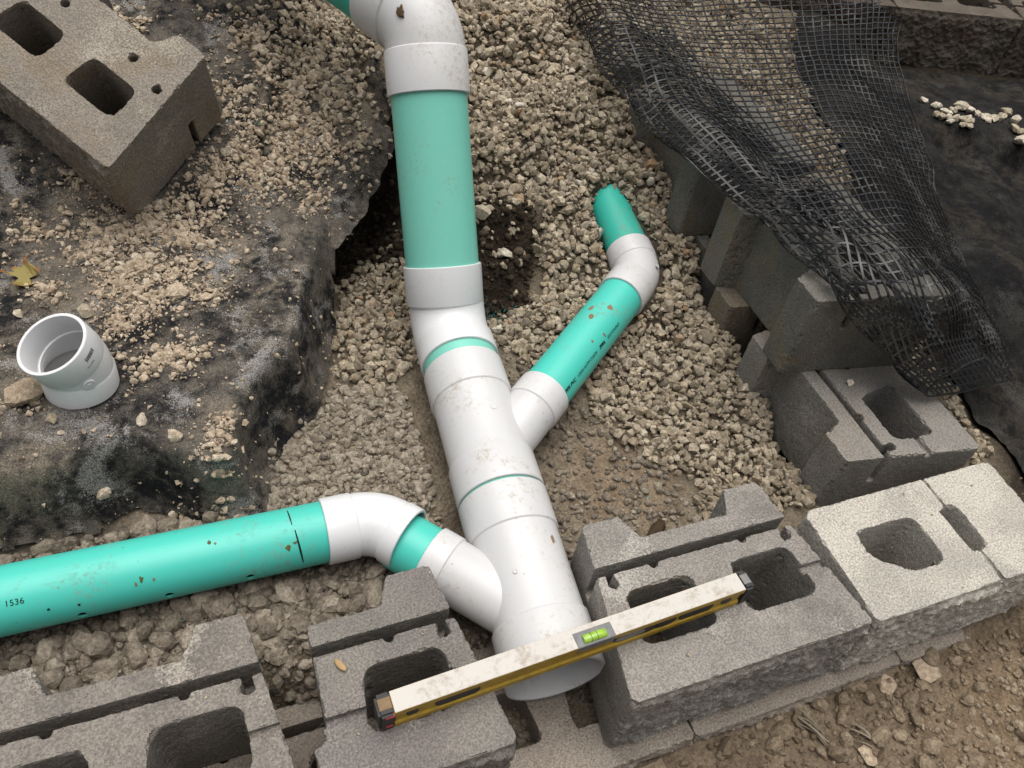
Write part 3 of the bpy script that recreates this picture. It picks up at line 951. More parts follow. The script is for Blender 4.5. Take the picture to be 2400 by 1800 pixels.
# upper wye
P1 = on_main(.4357); D1 = np.array([.775, .62, .05]); D1 /= np.linalg.norm(D1)
w1 = part('wye', merge([lathe(A0, MD, main_fit(.3455, .4243, .582, .664), 96),
                        lathe(P1, D1, [(.045, .0535), (.045, .0555), (.1515, .0555), (.1525, .0562), (.1545, .0585), (.2095, .0585), (.211, .0572), (.211, .0535), (.15, .0535)], 72)]), M_WHITE, asm, BASE)
def nub(P, d, r, t, ang, rad, parent, h=.0012):
    dd, u, w = frame(d); nrm = math.cos(ang) * w + math.sin(ang) * u
    c = np.asarray(P) + dd * t + nrm * (r - .001)
    part('moulding_nub', lathe(c, nrm, [(0, .0001), (0, rad), (h + .0006, rad), (h + .001, rad * .85), (h + .0004, rad * .5), (h + .0004, .0001)], 20), M_WHITE, parent, BASE)
part('moulded_mark', wrapped_text('V', .022, A0, MD, BR, .535, math.radians(6), True, thick=.0007), M_WHITE2, w1, BASE)
nub(A0, MD, BR, .507, math.radians(12), .0075, w1)
nub(A0, MD, BR, .164, math.radians(-24), .0042, w2, .002)
# green stubs between the fittings
part('pipe', lathe(A0, MD, tubeprof(.30, .39, PR, IR)), M_GREEN2, asm, BASE)
part('pipe', lathe(A0, MD, tubeprof(.62, .75, PR, IR)), M_GREEN2, asm, BASE)
# elbow up to the rising pipe
U0 = np.array([-.234, .977, .04]); UD = np.array([-.216, 1.19, .335]) - U0; UD /= np.linalg.norm(UD)
VE = on_main(.802)
# choose the vertex on the rising line closest to the main axis
n_ = np.cross(MD, UD); wv = A0 - U0
b_, d_, e_ = MD @ UD, MD @ wv, UD @ wv
tm = (b_ * e_ - d_) / (1 - b_ * b_); tu = (e_ - b_ * d_) / (1 - b_ * b_)
VE = (A0 + MD * tm + U0 + UD * tu) / 2
eb, S0, S1 = bend(VE, MD, UD, .115, BR + .001, IR)
l0 = float((S0 - A0) @ MD); l1 = float((S1 - U0) @ UD)
def hubprof(t0, t1, r, ri, shoulder_at_start):
    if shoulder_at_start:
        return [(t0, ri), (t0 + .0015, r - .004), (t0 + .004, r - .0006), (t0 + .0052, r), (t1 - .0012, r), (t1, r - .0012), (t1, ri)]
    return [(t0, ri), (t0, r - .0012), (t0 + .0012, r), (t1 - .0052, r), (t1 - .004, r - .0006), (t1 - .0015, r - .004), (t1, ri)]
part('elbow', merge([eb, lathe(A0, MD, hubprof(.690, l0 + .004, HR, .079, False)), lathe(U0, UD, hubprof(l1 - .004, .003, HR, .079, True))]), M_WHITE2, asm, BASE)
part('pipe', lathe(U0, UD, tubeprof(-.05, .40, PR, IR)), M_GREEN2, asm, BASE)
# top elbow and the pipe that leaves the picture
VT = U0 + UD * .492
TD = np.array([-.50, .85, .16]); TD /= np.linalg.norm(TD)
et, T0, T1 = bend(VT, UD, TD, .105, BR + .0012, IR)
t0 = float((T0 - U0) @ UD)
te = part('elbow', merge([et, lathe(U0, UD, hubprof(.352, t0 + .003, HR + .001, .079, False)), lathe(VT, TD, hubprof(float((T1 - VT) @ TD) - .004, float((T1 - VT) @ TD) + .075, HR + .001, .079, True))]), M_WHITE, asm, BASE)
# moulded seam ridge on the inside of the top elbow
part('pipe', lathe(VT, TD, tubeprof(.09, .95, PR, IR)), M_GREEN3, asm, BASE)
part('mud_spot', cyl_patch(U0, UD, BR + .002, .50, math.radians(-42), .012, .008, 7, rag=.5, off=.002), M_BARK0, te, BASE)

# left perforated pipe
L0 = np.array([-1.09, .444, -.037]); LD = np.array([-.587, .453, -.069]) - L0; LD /= np.linalg.norm(LD)
QR, QI, QH = .0535, .0503, .0585
VL = L0 + LD * .5875
def drilled(P, d, t0, t1, holes, name, mat):
    V, F = lathe(P, d, tubeprof(t0, t1, QR, QI), 72)
    me = mesh_pd(name, shift(V, BASE), F)
    bm = bmesh.new(); bm.from_mesh(me); bmesh.ops.recalc_face_normals(bm, faces=bm.faces); bm.to_mesh(me); bm.free()
    dd, u, w = frame(d); cut = []
    for t, ang in holes:
        nrm = math.cos(ang) * w + math.sin(ang) * u
        c = np.asarray(P) + dd * t + nrm * (QR - .012)
        cut.append(lathe(c, nrm, [(0, .00005), (0, .0068), (.024, .0068), (.024, .00005)], 18))
    Vc, Fc = merge(cut)
    mc = mesh_pd('cutter', shift(Vc, BASE), Fc)
    bm = bmesh.new(); bm.from_mesh(mc); bmesh.ops.remove_doubles(bm, verts=bm.verts, dist=2e-4); bmesh.ops.recalc_face_normals(bm, faces=bm.faces); bm.to_mesh(mc); bm.free()
    oc = bpy.data.objects.new('cutter', mc); COL.objects.link(oc)
    me = evaluated(me, [('BOOLEAN', dict(operation='DIFFERENCE', object=oc, solver='EXACT'))])
    bpy.data.objects.remove(oc, do_unlink=True)
    bm = bmesh.new(); bm.from_mesh(me)
    for f in bm.faces: f.smooth = True
    for e in bm.edges:
        if len(e.link_faces) == 2 and e.calc_face_angle(0) > math.radians(30): e.smooth = False
    bm.to_mesh(me); bm.free()
    return link(name, me, mat, asm)
LSIDE = 1.0                                    # u of frame(LD) points to -y for a pipe running +x
lp = drilled(L0, LD, -.75, .53, [(t, math.radians(93)) for t in (-.257, -.133, -.009, .115, .239, .363)], 'perforated_pipe', M_GREEN)
el2, E0, E1 = bend(VL, LD, -D2, .085, .0562, QI)
e0 = float((E0 - L0) @ LD)
part('elbow', merge([el2, lathe(L0, LD, hubprof(.494, e0 + .003, QH, .0533, False), 64), lathe(VL, -D2, hubprof(float((E1 - VL) @ -D2) - .003, float((E1 - VL) @ -D2) + .029, QH, .0533, True), 64)]), M_WHITE2, asm, BASE)
part('pipe', lathe(P2, D2, tubeprof(.17, .285, QR, QI), 64), M_GREEN, asm, BASE)
def ring_mark(P, d, r, t, a0, a1, wd, skew, parent):
    dd, u, w = frame(d); V, F = [], []; n = 16
    for k in range(n + 1):
        a = math.radians(a0 + (a1 - a0) * k / n); tt = t + skew * k / n
        nr = math.cos(a) * w + math.sin(a) * u
        for s in (-1, 1):
            V.append(np.asarray(P) + dd * (tt + s * wd * (.5 + .5 * math.sin(math.pi * k / n))) + nr * (r + .0006))
    for k in range(n): F.append((2 * k, 2 * k + 1, 2 * k + 3, 2 * k + 2))
    part('pen_mark', (V, F), M_INK, parent, BASE)
ring_mark(L0, LD, QR, .438, -30, 8, .0011, .002, lp)
ring_mark(L0, LD, QR, .443, 18, 84, .0016, .006, lp)
part('printed_number', wrapped_text('1536', .0125, L0, LD, QR, .021, math.radians(38), False, spacing=1.05), M_INK, lp, BASE)
for i, (t, a, rt, ra, m) in enumerate(((.428, 47, .005, .005, M_MUDDARK), (.44, 40, .003, .003, M_MUDDARK), (.205, 45, .003, .005, M_MUDDARK), (.196, 52, .0025, .004, M_MUD), (.31, 8, .003, .003, M_MUDDARK), (.075, 62, .002, .0025, M_INK), (.115, 66, .0022, .0022, M_INK), (.318, 12, .002, .003, M_MUD), (.222, 50, .002, .003, M_MUD))):
    part('mud_spot', cyl_patch(L0, LD, QR, t, math.radians(a), rt, ra, 30 + i, rag=.6), m, lp, BASE)

# right branch
rp = drilled(P1, D1, .16, .62, [(.237, math.radians(-62)), (.345, math.radians(-62)), (.455, math.radians(-62))], 'perforated_pipe', M_GREEN)
VR = P1 + D1 * .667
RD = np.array([.10, .985, .09]); RD /= np.linalg.norm(RD)
er, R0, R1 = bend(VR, D1, RD, .08, .0562, QI)
r0 = float((R0 - P1) @ D1); r1 = float((R1 - VR) @ RD)
re_ = part('elbow', merge([er, lathe(P1, D1, hubprof(.565, r0 + .003, QH, .0533, False), 64), lathe(VR, RD, hubprof(r1 - .003, r1 + .05, QH, .0533, True), 64)]), M_WHITE, asm, BASE)
nub(VR, (D1 + RD) / 2, .0562, -.005, math.radians(40), .005, re_)
part('pipe', lathe(VR, RD, tubeprof(.04, .62, QR, QI), 64), M_GREEN3, asm, BASE)
part('printed_text', wrapped_text('PIPE PVC', .0115, P1, D1, QR, .214, math.radians(56), False, bold=.00035, shear=.15), M_INK, rp, BASE)
part('printed_text', wrapped_text('12454 ASTM D3034', .0105, P1, D1, QR, .266, math.radians(56), False, shear=.15), M_INK, rp, BASE)
part('printed_text', wrapped_text('PPFA', .0115, P1, D1, QR, .366, math.radians(56), False, bold=.00045, shear=.25), M_INK, rp, BASE)
part('printed_text', wrapped_text('032723UNS1', .0105, P1, D1, QR, .404, math.radians(56), False, shear=.15), M_INK, rp, BASE)
for i, (t, a, rt, ra, m) in enumerate(((.447, -26, .011, .005, M_MUD), (.470, 12, .007, .007, M_MUD), (.418, -10, .009, .006, M_MUD), (.36, 30, .0035, .004, M_MUD), (.40, 44, .003, .006, M_MUD))):
    part('mud_spot', cyl_patch(P1, D1, QR, t, math.radians(a), rt, ra, 60 + i, rag=.45), m, rp, BASE)
for i, (t, a, rt, ra, m) in enumerate(((.215, 38, .010, .005, M_MUD),)):
    part('mud_spot', cyl_patch(A0, MD, BR if t < .25 else HR, t, math.radians(a), rt, ra, 90 + i, rag=.7, off=.0004), m, w2, BASE)

# ------------------------------------------------------------------ loose elbow on the fabric
cz = fab_height(-.93, .775) + .004
CB = np.array([-.948, .790, cz])
lc = empty('pipe_elbow', CB, 'loose white pipe elbow standing on the dusty fabric', 'pipe elbow')
Z = np.array([0.05, .03, 1.0]); Z /= np.linalg.norm(Z)
TT = np.array([-.30, -.16, .94]); TT /= np.linalg.norm(TT)
VC = CB + Z * .054
bc, C0, C1 = bend(VC, Z, TT, .07, .0578, .0505, steps=8)
c1 = float((C1 - VC) @ TT); c0 = float((C0 - CB) @ Z)
def pc(name, vf, mat, parent): return part(name, vf, mat, parent, CB)
pc('socket', lathe(CB, Z, [(0, .0538), (0, .0592), (.001, .0600), (c0 - .003, .0600), (c0 + .002, .0578), (c0 + .004, .0505), (c0 - .002, .0505), (c0 - .003, .0538)], 80), M_WHITE2, lc)
pc('bend', bc, M_WHITE2, lc)
sk = pc('socket', lathe(VC, TT, [(c1 - .004, .0505), (c1 - .002, .0578), (c1 + .004, .0600), (c1 + .048, .0600), (c1 + .05, .0592), (c1 + .05, .0540), (c1 + .0485, .0535), (c1 + .004, .0533), (c1 + .003, .0505)], 80), M_WHITE2, lc)
dd, u_, w_ = frame(TT)
def cpos(t, ang): return VC + dd * t + .0605 * (math.cos(ang) * w_ + math.sin(ang) * u_)
# which angle faces right-front of the camera: solve for direction (+.8,-.5,..)
want = np.array([.75, -.55, .2]); best = max(range(360), key=lambda q: (math.cos(math.radians(q)) * w_ + math.sin(math.radians(q)) * u_) @ want)
ba = math.radians(best)
rb = np.random.default_rng(3); V, F = [], []
tt = -.011
while tt < .011:
    wd = float(rb.choice([.0004, .0007, .0011])); b = len(V)
    for a_, t_ in ((-.004, 0), (.004, 0), (.004, wd), (-.004, wd)):
        V.append(VC + dd * (c1 + .030 + a_) + .06035 * (math.cos(ba + (tt + t_) / .06) * w_ + math.sin(ba + (tt + t_) / .06) * u_))
    F.append((b, b + 1, b + 2, b + 3)); tt += wd + float(rb.choice([.0005, .0009]))
pc('barcode', (V, F), M_INK, sk)
def ring_text(body, size, tpos, ang0, parent):
    cu = bpy.data.curves.new('print', 'FONT'); cu.body = body; cu.size = size; cu.align_x = 'CENTER'
    o = bpy.data.objects.new('print', cu); COL.objects.link(o)
    dg = bpy.context.evaluated_depsgraph_get(); dg.update(); me = bpy.data.meshes.new_from_object(o.evaluated_get(dg)); bpy.data.objects.remove(o, do_unlink=True)
    V = []
    for v in me.vertices:
        a = ang0 + v.co.x / .06
        V.append(VC + dd * (tpos + v.co.y) + .0604 * (math.cos(a) * w_ + math.sin(a) * u_))
    F = [tuple(p.vertices) for p in me.polygons]
    pc('printed_text', (V, F), M_INK, parent)
ring_text('4 x 22.5', .005, c1 + .015, ba - .16, sk)
nrm = w_ * math.cos(ba - .62) + u_ * math.sin(ba - .62)
bis = (Z + TT) / np.linalg.norm(Z + TT)
part('moulding_nub', lathe(VC + nrm * .0555, nrm, [(0, .0001), (0, .010), (.0045, .010), (.0052, .0092), (.0048, .0035), (.0058, .0028), (.0058, .0001)], 24), M_WHITE2, lc, CB)

# ------------------------------------------------------------------ spirit level
LA = np.array([-.588, .0872, .0]); LANG = .0388; LLEN = .617; LW, LH = .0315, .060
lv = empty('spirit_level', LA + np.array([LLEN / 2 * math.cos(LANG), LLEN / 2 * math.sin(LANG), .001]), 'dirty white and yellow spirit level lying across the blocks over the outlet', 'spirit level')
lv.rotation_euler = (0, 0, LANG); lv.scale = (1, 1, .865)
def lbox(name, x0, x1, y0, y1, z0, z1, mat, parent, bev=.0012):
    me = bpy.data.meshes.new(name); bm = bmesh.new()
    bmesh.ops.create_cube(bm, size=1)
    for v in bm.verts:
        v.co = Vector(((x0 + x1) / 2 - LLEN / 2 + v.co.x * (x1 - x0), (y0 + y1) / 2 + v.co.y * (y1 - y0), (z0 + z1) / 2 + v.co.z * (z1 - z0)))
    if bev: bmesh.ops.bevel(bm, geom=bm.edges[:], offset=bev, segments=2, affect='EDGES')
    bm.to_mesh(me); bm.free()
    return link(name, me, mat, parent)
h = LW / 2
def ibeam():
    pr = [(-h, 0), (h, 0), (h, .013), (.0125, .016), (.0125, .043), (h, .046), (h, .0592), (-h, .0592), (-h, .046), (-.0125, .043), (-.0125, .016), (-h, .013)]
    V, F = [], []
    for x in (.022 - LLEN / 2, LLEN / 2 - .018):
        V += [(x, y, z) for y, z in pr]
    n = len(pr)
    F = [(i, (i + 1) % n, n + (i + 1) % n, n + i) for i in range(n)] + [tuple(range(n))[::-1], tuple(range(n, 2 * n))]
    me = mesh_pd('beam', V, F)
    return link('beam', me, M_LVL_Y, lv)
beam = ibeam()
def strip(x0, x1): return lbox('white_face', x0, x1, -h + .0004, h - .0004, .0588, .0604, M_LVL_W, lv, .0004)
vx0, vx1 = .300, .363
strip(.0225, vx0); strip(vx1, LLEN - .0185)
lbox('white_face', vx0 - .001, vx1 + .001, h - .0085, h - .0004, .0588, .0603, M_LVL_W, lv, .0004)
hs_ = lbox('vial_housing', vx0, vx1, -h - .0004, h - .0088, .040, .0606, M_LVL_G, lv, .001)
V, F = lathe((vx0 + .012 - LLEN / 2, -.006, .0603), (1, 0, 0), [(0, .0001), (0, .0062), (.0015, .0072), (.0365, .0072), (.038, .0062), (.038, .0001)], 24)
part('vial', (V, F), M_VIAL, hs_, (0, 0, 0))
for q in (.024, .034):
    V, F = lathe((vx0 + q - LLEN / 2, -.006, .0603), (1, 0, 0), tubeprof(0, .0007, .0074, .0071, .0001), 24)
    part('vial_line', (V, F), M_INK, hs_, (0, 0, 0))
def cap(x0, x1, nm, s):
    c = lbox('end_cap', x0, x1, -h - .0012, h + .0012, -.0002, .0612, M_LVL_K, lv, .004)
    if s: lbox('red_button', x0 + .008, x0 + .022, -h - .0022, -h + .004, .049, .0555, M_RED, c, .001); lbox('red_button', x0 + .008, x0 + .02, -h - .0020, -h + .004, .012, .019, M_RED, c, .001)
    lbox('worn_patch', x0 + .003, x1 - .003, -h * .5, h * .6, .0600, .0615, M_DUSTGREY if not s else M_MUD, c, .0005)
cap(0, .024, 'l', 1); cap(LLEN - .0195, LLEN, 'r', 0)
def oval(name, xc, rx, rz, mat, parent, y=-h + .001, dep=.010, zc=.029, n=28):
    V, F = [], []
    for yy in (y, y + dep):
        for k in range(n):
            a = 2 * math.pi * k / n
            V.append((xc - LLEN / 2 + rx * math.copysign(abs(math.cos(a)) ** .75, math.cos(a)), yy, zc + rz * math.sin(a)))
    F = [(k, (k + 1) % n, n + (k + 1) % n, n + k) for k in range(n)] + [tuple(range(n))[::-1], tuple(range(n, 2 * n))]
    return part(name, (V, F), mat, parent, (0, 0, 0))
oval('end_vial_window', .115, .034, .020, M_LVL_K, lv, -.0135, .004)
oval('end_vial_window', .515, .032, .020, M_LVL_K, lv, -.0135, .004)
oval('grip_opening', .405, .040, .016, M_LVL_K, lv, -.0135, .004)
oval('brand_plate', .395, .026, .0105, M_DUSTGREY, lv, -.0142, .003)
oval('grip_opening', .458, .020, .014, M_LVL_K, lv, -.0135, .004)
oval('hang_hole', .048, .009, .010, M_LVL_K, lv, -.0133, .004)
oval('hang_hole', .572, .010, .011, M_LVL_K, lv, -.0133, .004)

# ------------------------------------------------------------------ stones and clods
def hull_proto(seed, n=15, flat=(1, .8, .62)):
    r = np.random.default_rng(seed); P = r.normal(size=(n, 3)); P /= np.linalg.norm(P, axis=1)[:, None]
    P *= (.88 + .2 * r.random((n, 1))) * np.array(flat) * (.85 + .3 * r.random(3))
    bm = bmesh.new()
    for p in P: bm.verts.new(p)
    bmesh.ops.convex_hull(bm, input=bm.verts[:])
    for v in [v for v in bm.verts if not v.link_faces]: bm.verts.remove(v)
    bmesh.ops.triangulate(bm, faces=bm.faces[:]); bm.verts.index_update(); bm.verts.ensure_lookup_table()
    V = np.array([v.co[:] for v in bm.verts]); T = np.array([[v.index for v in f.verts] for f in bm.faces]); bm.free()
    return V, T
def lump_proto(seed, sub=2, rough=.35):
    bm = bmesh.new(); bmesh.ops.create_icosphere(bm, subdivisions=sub, radius=1.0)
    bm.verts.index_update()
    V = np.array([v.co[:] for v in bm.verts]); T = np.array([[v.index for v in f.verts] for f in bm.faces]); bm.free()
    r = np.random.default_rng(seed)
    n = fbm(V + seed * 3.1, 1.3, 3, seed, .6)
    V = V * (1 + rough * n)[:, None] * np.array((1, .85, .65)) * (.8 + .4 * r.random(3))
    return V, T
HULLS = [hull_proto(s, 15 + s % 10, (1, .82, .66)) for s in range(28)]
LUMPS = [lump_proto(s, 2, .45) for s in range(12)]
TINY = [hull_proto(s + 60, 8, (1, .85, .7)) for s in range(10)]

def rot_random(n, rng, flat=0.0):
    q = rng.normal(size=(n, 4))
    if flat > 0:
        q[:, 0] += 0; q[:, 1:3] *= (1 - flat)
    q /= np.linalg.norm(q, axis=1)[:, None]
    w, x, y, z = q.T
    return np.stack([np.stack([1 - 2 * (y * y + z * z), 2 * (x * y - z * w), 2 * (x * z + y * w)], -1),
                     np.stack([2 * (x * y + z * w), 1 - 2 * (x * x + z * z), 2 * (y * z - x * w)], -1),
                     np.stack([2 * (x * z - y * w), 2 * (y * z + x * w), 1 - 2 * (x * x + y * y)], -1)], 1)

def scatter(name, pos, size, protos, mat, tone, seed=0, flat=0.0, smooth_=False):
    rng = np.random.default_rng(seed); n = len(pos)
    R = rot_random(n, rng, flat); which = rng.integers(0, len(protos), n)
    Vs, Ts, At = [], [], []; base = 0
    for p, (V, T) in enumerate(protos):
        ii = np.where(which == p)[0]
        if not len(ii): continue
        X = np.einsum('nij,vj->nvi', R[ii], V) * size[ii][:, None, None] + pos[ii][:, None, :]
        Vs.append(X.reshape(-1, 3))
        Ts.append((T[None] + (np.arange(len(ii)) * len(V))[:, None, None]).reshape(-1, 3) + base)
        At.append(np.repeat(tone[ii], len(V))); base += len(ii) * len(V)
    me = mesh_tris(name, np.concatenate(Vs), np.concatenate(Ts), smooth_)
    float_attr(me, 'tone', np.concatenate(At))
    return link(name, me, mat)

AXES = [(A0, on_main(.80), .092), (U0 - UD * .1, VT, .088), (VT, VT + TD * .9, .088), (L0 - LD * .75, VL, .060), (VL, P2, .062), (P1, VR, .061), (VR, VR + RD * .17, .060)]
def clear_of_pipes(P, pad=.002):
    ok = np.ones(len(P), bool)
    for a, b, r in AXES:
        d = b - a; L = np.linalg.norm(d); d = d / L
        t = np.clip((P - a) @ d, 0, L)
        ok &= np.linalg.norm(P - a - t[:, None] * d, axis=1) > r + pad
    return ok

def jitter_points(box, step, rng):
    xs = np.arange(box[0], box[1], step); ys = np.arange(box[2], box[3], step)
    X, Y = np.meshgrid(xs, ys); X = X.ravel() + rng.uniform(-.5, .5, X.size) * step; Y = Y.ravel() + rng.uniform(-.5, .5, Y.size) * step
    return X, Y

def gravel_layer(step, lift, seed, smin, smax, edge_noise=.05):
    rng = np.random.default_rng(seed)
    X, Y = jitter_points((-.55, 1.35, .22, 2.3), step, rng)
    wobn = edge_noise * fbm2(X, Y, 14, 3, 31)
    ins = np.zeros(X.size, bool)
    for g in (G_MAIN, G_LEFT, G_RIGHT, G_STRIP):
        ins |= sdist(X, Y, g) + (wobn if g is not G_STRIP else 0) > 0
    X, Y = X[ins], Y[ins]
    s = (smin + (smax - smin) * rng.random(X.size) ** 1.3) * (1 + .45 * (rng.random(X.size) ** 8))
    Zg = ground_z(X, Y) + lift + rng.uniform(-.004, .005, X.size)
    P = np.stack([X, Y, Zg], 1)
    ok = clear_of_pipes(P, s * .55)
    return P[ok], s[ok]
pa, sa = gravel_layer(.0165, -.001, 5, .0095, .0160)
pb, sb = gravel_layer(.0190, .009, 6, .0065, .0165, .07)
pc_, sc_ = gravel_layer(.0150, .006, 7, .0035, .0070, .08)
pos = np.concatenate([pa, pb, pc_]); siz = np.concatenate([sa, sb, sc_])
tone = np.clip(RNG.beta(1.3, 1.3, len(pos)) * .88 + .03 * RNG.normal(size=len(pos)) + .14 * fbm2(pos[:, 0], pos[:, 1], 3, 2, 77), 0, .9)
sp = RNG.random(len(pos)); tone[sp < .012] = .93; tone[sp > .99] = 1.0
tone = np.where(pos[:, 1] < .75, tone * .85, tone)
gravel = scatter('gravel', pos, siz, HULLS, M_GRAVEL, tone, 9)
tag(gravel, 'tan crushed drainage gravel filling the trench beside the pipes', 'gravel', None, 'stuff')

# soil clods on the trench floor
rng = np.random.default_rng(21)
def clod_field(box, n, poly, smin, smax, power, sink, seed):
    r = np.random.default_rng(seed)
    X = r.uniform(box[0], box[1], n); Y = r.uniform(box[2], box[3], n)
    k = sdist(X, Y, poly) > 0; X, Y = X[k], Y[k]
    s = smin + (smax - smin) * r.random(X.size) ** power
    P = np.stack([X, Y, ground_z(X, Y) + s * sink], 1)
    k = clear_of_pipes(P, s * .6); return P[k], s[k]
T1 = [(-1.6, .31), (-.42, .31), (-.37, .42), (-.52, .50), (-.7, .56), (-1.6, .60)]
T2 = [(-.70, .54), (-.38, .44), (-.36, .8), (-.5, .86), (-.56, .78), (-.66, .7)]
T3 = [(-.37, .29), (.2, .29), (.14, .42), (.04, .6), (-.05, .76), (-.14, .86), (-.18, .5)]
T5 = [(-.76, .02), (-.63, .02), (-.52, .36), (-.78, .36)]
T4 = [(-.45, .03), (-.15, .03), (-.15, .3), (-.45, .3)]
c1_ = clod_field((-1.6, -.3, .28, .62), 2000, T1, .006, .026, 2.4, .4, 1)
c2_ = clod_field((-1.6, -.3, .28, .62), 9500, T1, .003, .0085, 1.5, .3, 2)
c3_ = clod_field((-.75, -.3, .42, .9), 5200, T2, .003, .013, 3.0, .35, 3)
c4_ = clod_field((-.4, .25, .28, .9), 2600, T3, .0025, .011, 2.5, .25, 4)
c5_ = clod_field((-.45, -.15, .0, .3), 900, T4, .003, .012, 2.2, .3, 5)
c6_ = clod_field((-.8, -.5, .0, .36), 1500, T5, .003, .02, 3.0, .3, 6)
pos = np.concatenate([q[0] for q in (c1_, c2_, c3_, c4_, c5_, c6_)]); siz = np.concatenate([q[1] for q in (c1_, c2_, c3_, c4_, c5_, c6_)])
tone = np.clip(.45 + .2 * RNG.normal(size=len(pos)), 0, 1)
tone[len(c1_[0]) + len(c2_[0]):len(c1_[0]) + len(c2_[0]) + len(c3_[0])] += .3
clods = scatter('soil_clods', pos, siz, LUMPS, M_CLOD, np.clip(tone, 0, 1), 14)
tag(clods, 'dry clods of grey-brown soil on the trench floor', 'soil', None, 'stuff')

F1 = [(-.6, -.045), (-.1, -.05), (.15, -.035), (.4, -.03), (.72, -.05), (.8, .2), (1.2, .1), (1.2, -.7), (-.6, -.7)]
bk1 = clod_field((-.25, .08, .92, 1.22), 900, [(-.22, .93), (-.02, .97), (.05, 1.08), (.04, 1.17), (-.2, 1.2)], .003, .013, 2.4, .3, 9)
bk2 = clod_field((-.5, -.2, 1.1, 1.45), 700, [(-.48, 1.14), (-.26, 1.14), (-.22, 1.42), (-.48, 1.42)], .003, .014, 2.4, .3, 10)
bpos = np.concatenate([bk1[0], bk2[0]]); bsz = np.concatenate([bk1[1], bk2[1]])
bclods = scatter('soil_clods', bpos, bsz, LUMPS, M_DARKCLOD, np.clip(.4 + .25 * RNG.normal(size=len(bpos)), 0, 1), 19)
tag(bclods, 'dark humus lumps on the bank beside the rising pipe', 'soil', None, 'stuff')
f1 = clod_field((-.5, 1.0, -.5, .2), 7000, F1, .002, .0075, 2.0, .2, 7)
f2 = clod_field((-.4, 1.0, -.4, .1), 700, F1, .007, .021, 2.2, .1, 8)
pos = np.concatenate([f1[0], f2[0]]); siz = np.concatenate([f1[1], f2[1]])
tone = np.clip(.45 + .2 * RNG.normal(size=len(pos)) + .5 * smooth(.35, .05, np.hypot(pos[:, 0] - .52, pos[:, 1] + .24)), 0, 1)
fclods = scatter('soil_clods', pos, siz, LUMPS, M_FRONTCLOD, tone, 15)
tag(fclods, 'loose brown soil crumbs on the ground in front of the wall', 'soil', None, 'stuff')

# pale crumbs strewn over the fabric
PATCH = [(-0.553,1.330,0.116,1.0),(-0.670,1.290,0.094,0.9),(-0.811,1.216,0.100,0.8),(-0.861,1.072,0.077,0.9),(-0.749,1.156,0.072,0.6),(-0.696,1.092,0.062,0.5),(-0.842,1.006,0.092,0.9),(-0.877,0.920,0.048,0.7),(-0.817,0.809,0.063,0.9),(-1.033,0.789,0.041,1.0),(-0.725,0.637,0.041,0.8),(-0.746,0.575,0.043,0.9),(-0.823,0.564,0.042,0.5),(-0.438,1.521,0.112,0.8),(-0.516,1.632,0.092,0.5),(-0.311,1.682,0.075,0.9),(-0.789,1.717,0.050,0.9),(-0.932,1.319,0.063,0.6),(-1.021,1.224,0.070,0.5),(-0.930,1.137,0.060,0.5),(-0.666,1.538,0.059,0.6),(-1.063,0.677,0.032,0.8),(-0.581,1.486,0.079,0.5),(-0.472,1.215,0.048,0.5),(-0.410,1.370,0.080,0.6),(-0.480,1.410,0.079,0.6),(-0.771,0.831,0.048,0.5),(-1.000,1.039,0.041,0.5),(-0.726,0.970,0.051,0.4),(-0.897,1.184,0.053,0.7),(-0.767,1.053,0.043,0.7),(-0.951,1.215,0.044,0.4)]
fgrid = {}
for v in FV: fgrid.setdefault((int(v[0] // .01), int(v[1] // .01)), v[2])
def fz(X, Y):
    return np.array([fgrid.get((int(a // .01), int(b // .01)), np.nan) for a, b in zip(X, Y)])
X, Y, S = [], [], []
rng = np.random.default_rng(33)
for cx, cy, r, dn in PATCH:
    n = int(dn * 3.6e4 * r * r * math.pi) + 12
    q = rng.normal(size=(n, 2)) * r * .52
    X.append(cx + q[:, 0]); Y.append(cy + q[:, 1])
    S.append(.0022 + .0125 * rng.random(n) ** 3.4 * (1 - .4 * np.clip(np.hypot(q[:, 0], q[:, 1]) / r, 0, 1)))
n = 5200
X.append(rng.uniform(-1.3, -.3, n)); Y.append(rng.uniform(.58, 2.0, n)); S.append(.0014 + .0055 * rng.random(n) ** 4)
X, Y, S = map(np.concatenate, (X, Y, S))
keepn = fbm2(X, Y, 22, 3, 61) + .35 * RNG.random(X.size) > -.12
Zf = fz(X, Y); k = keepn & ~np.isnan(Zf); X, Y, S, Zf = X[k], Y[k], S[k], Zf[k]
EI = np.array(ME.inverted())
pos = np.stack([X, Y, Zf + S * .3], 1)
le = pos @ EI[:3, :3].T + EI[:3, 3]
inE = (np.abs(le[:, 0]) < .22) & (le[:, 1] > 0) & (le[:, 1] < .3) & (le[:, 2] > -.21)
k = clear_of_pipes(pos, S * .5) & ~inE & (np.hypot(X - CB[0], Y - CB[1]) > .066)
pos, S = pos[k], S[k]
tone = np.clip(.5 + .2 * RNG.normal(size=len(pos)), 0, 1)
crumbs = scatter('soil_crumbs', pos, S, TINY + LUMPS[:4], M_CRUMB, tone, 16)
tag(crumbs, 'pale soil crumbs and small stones strewn over the left fabric', 'soil', None, 'stuff')

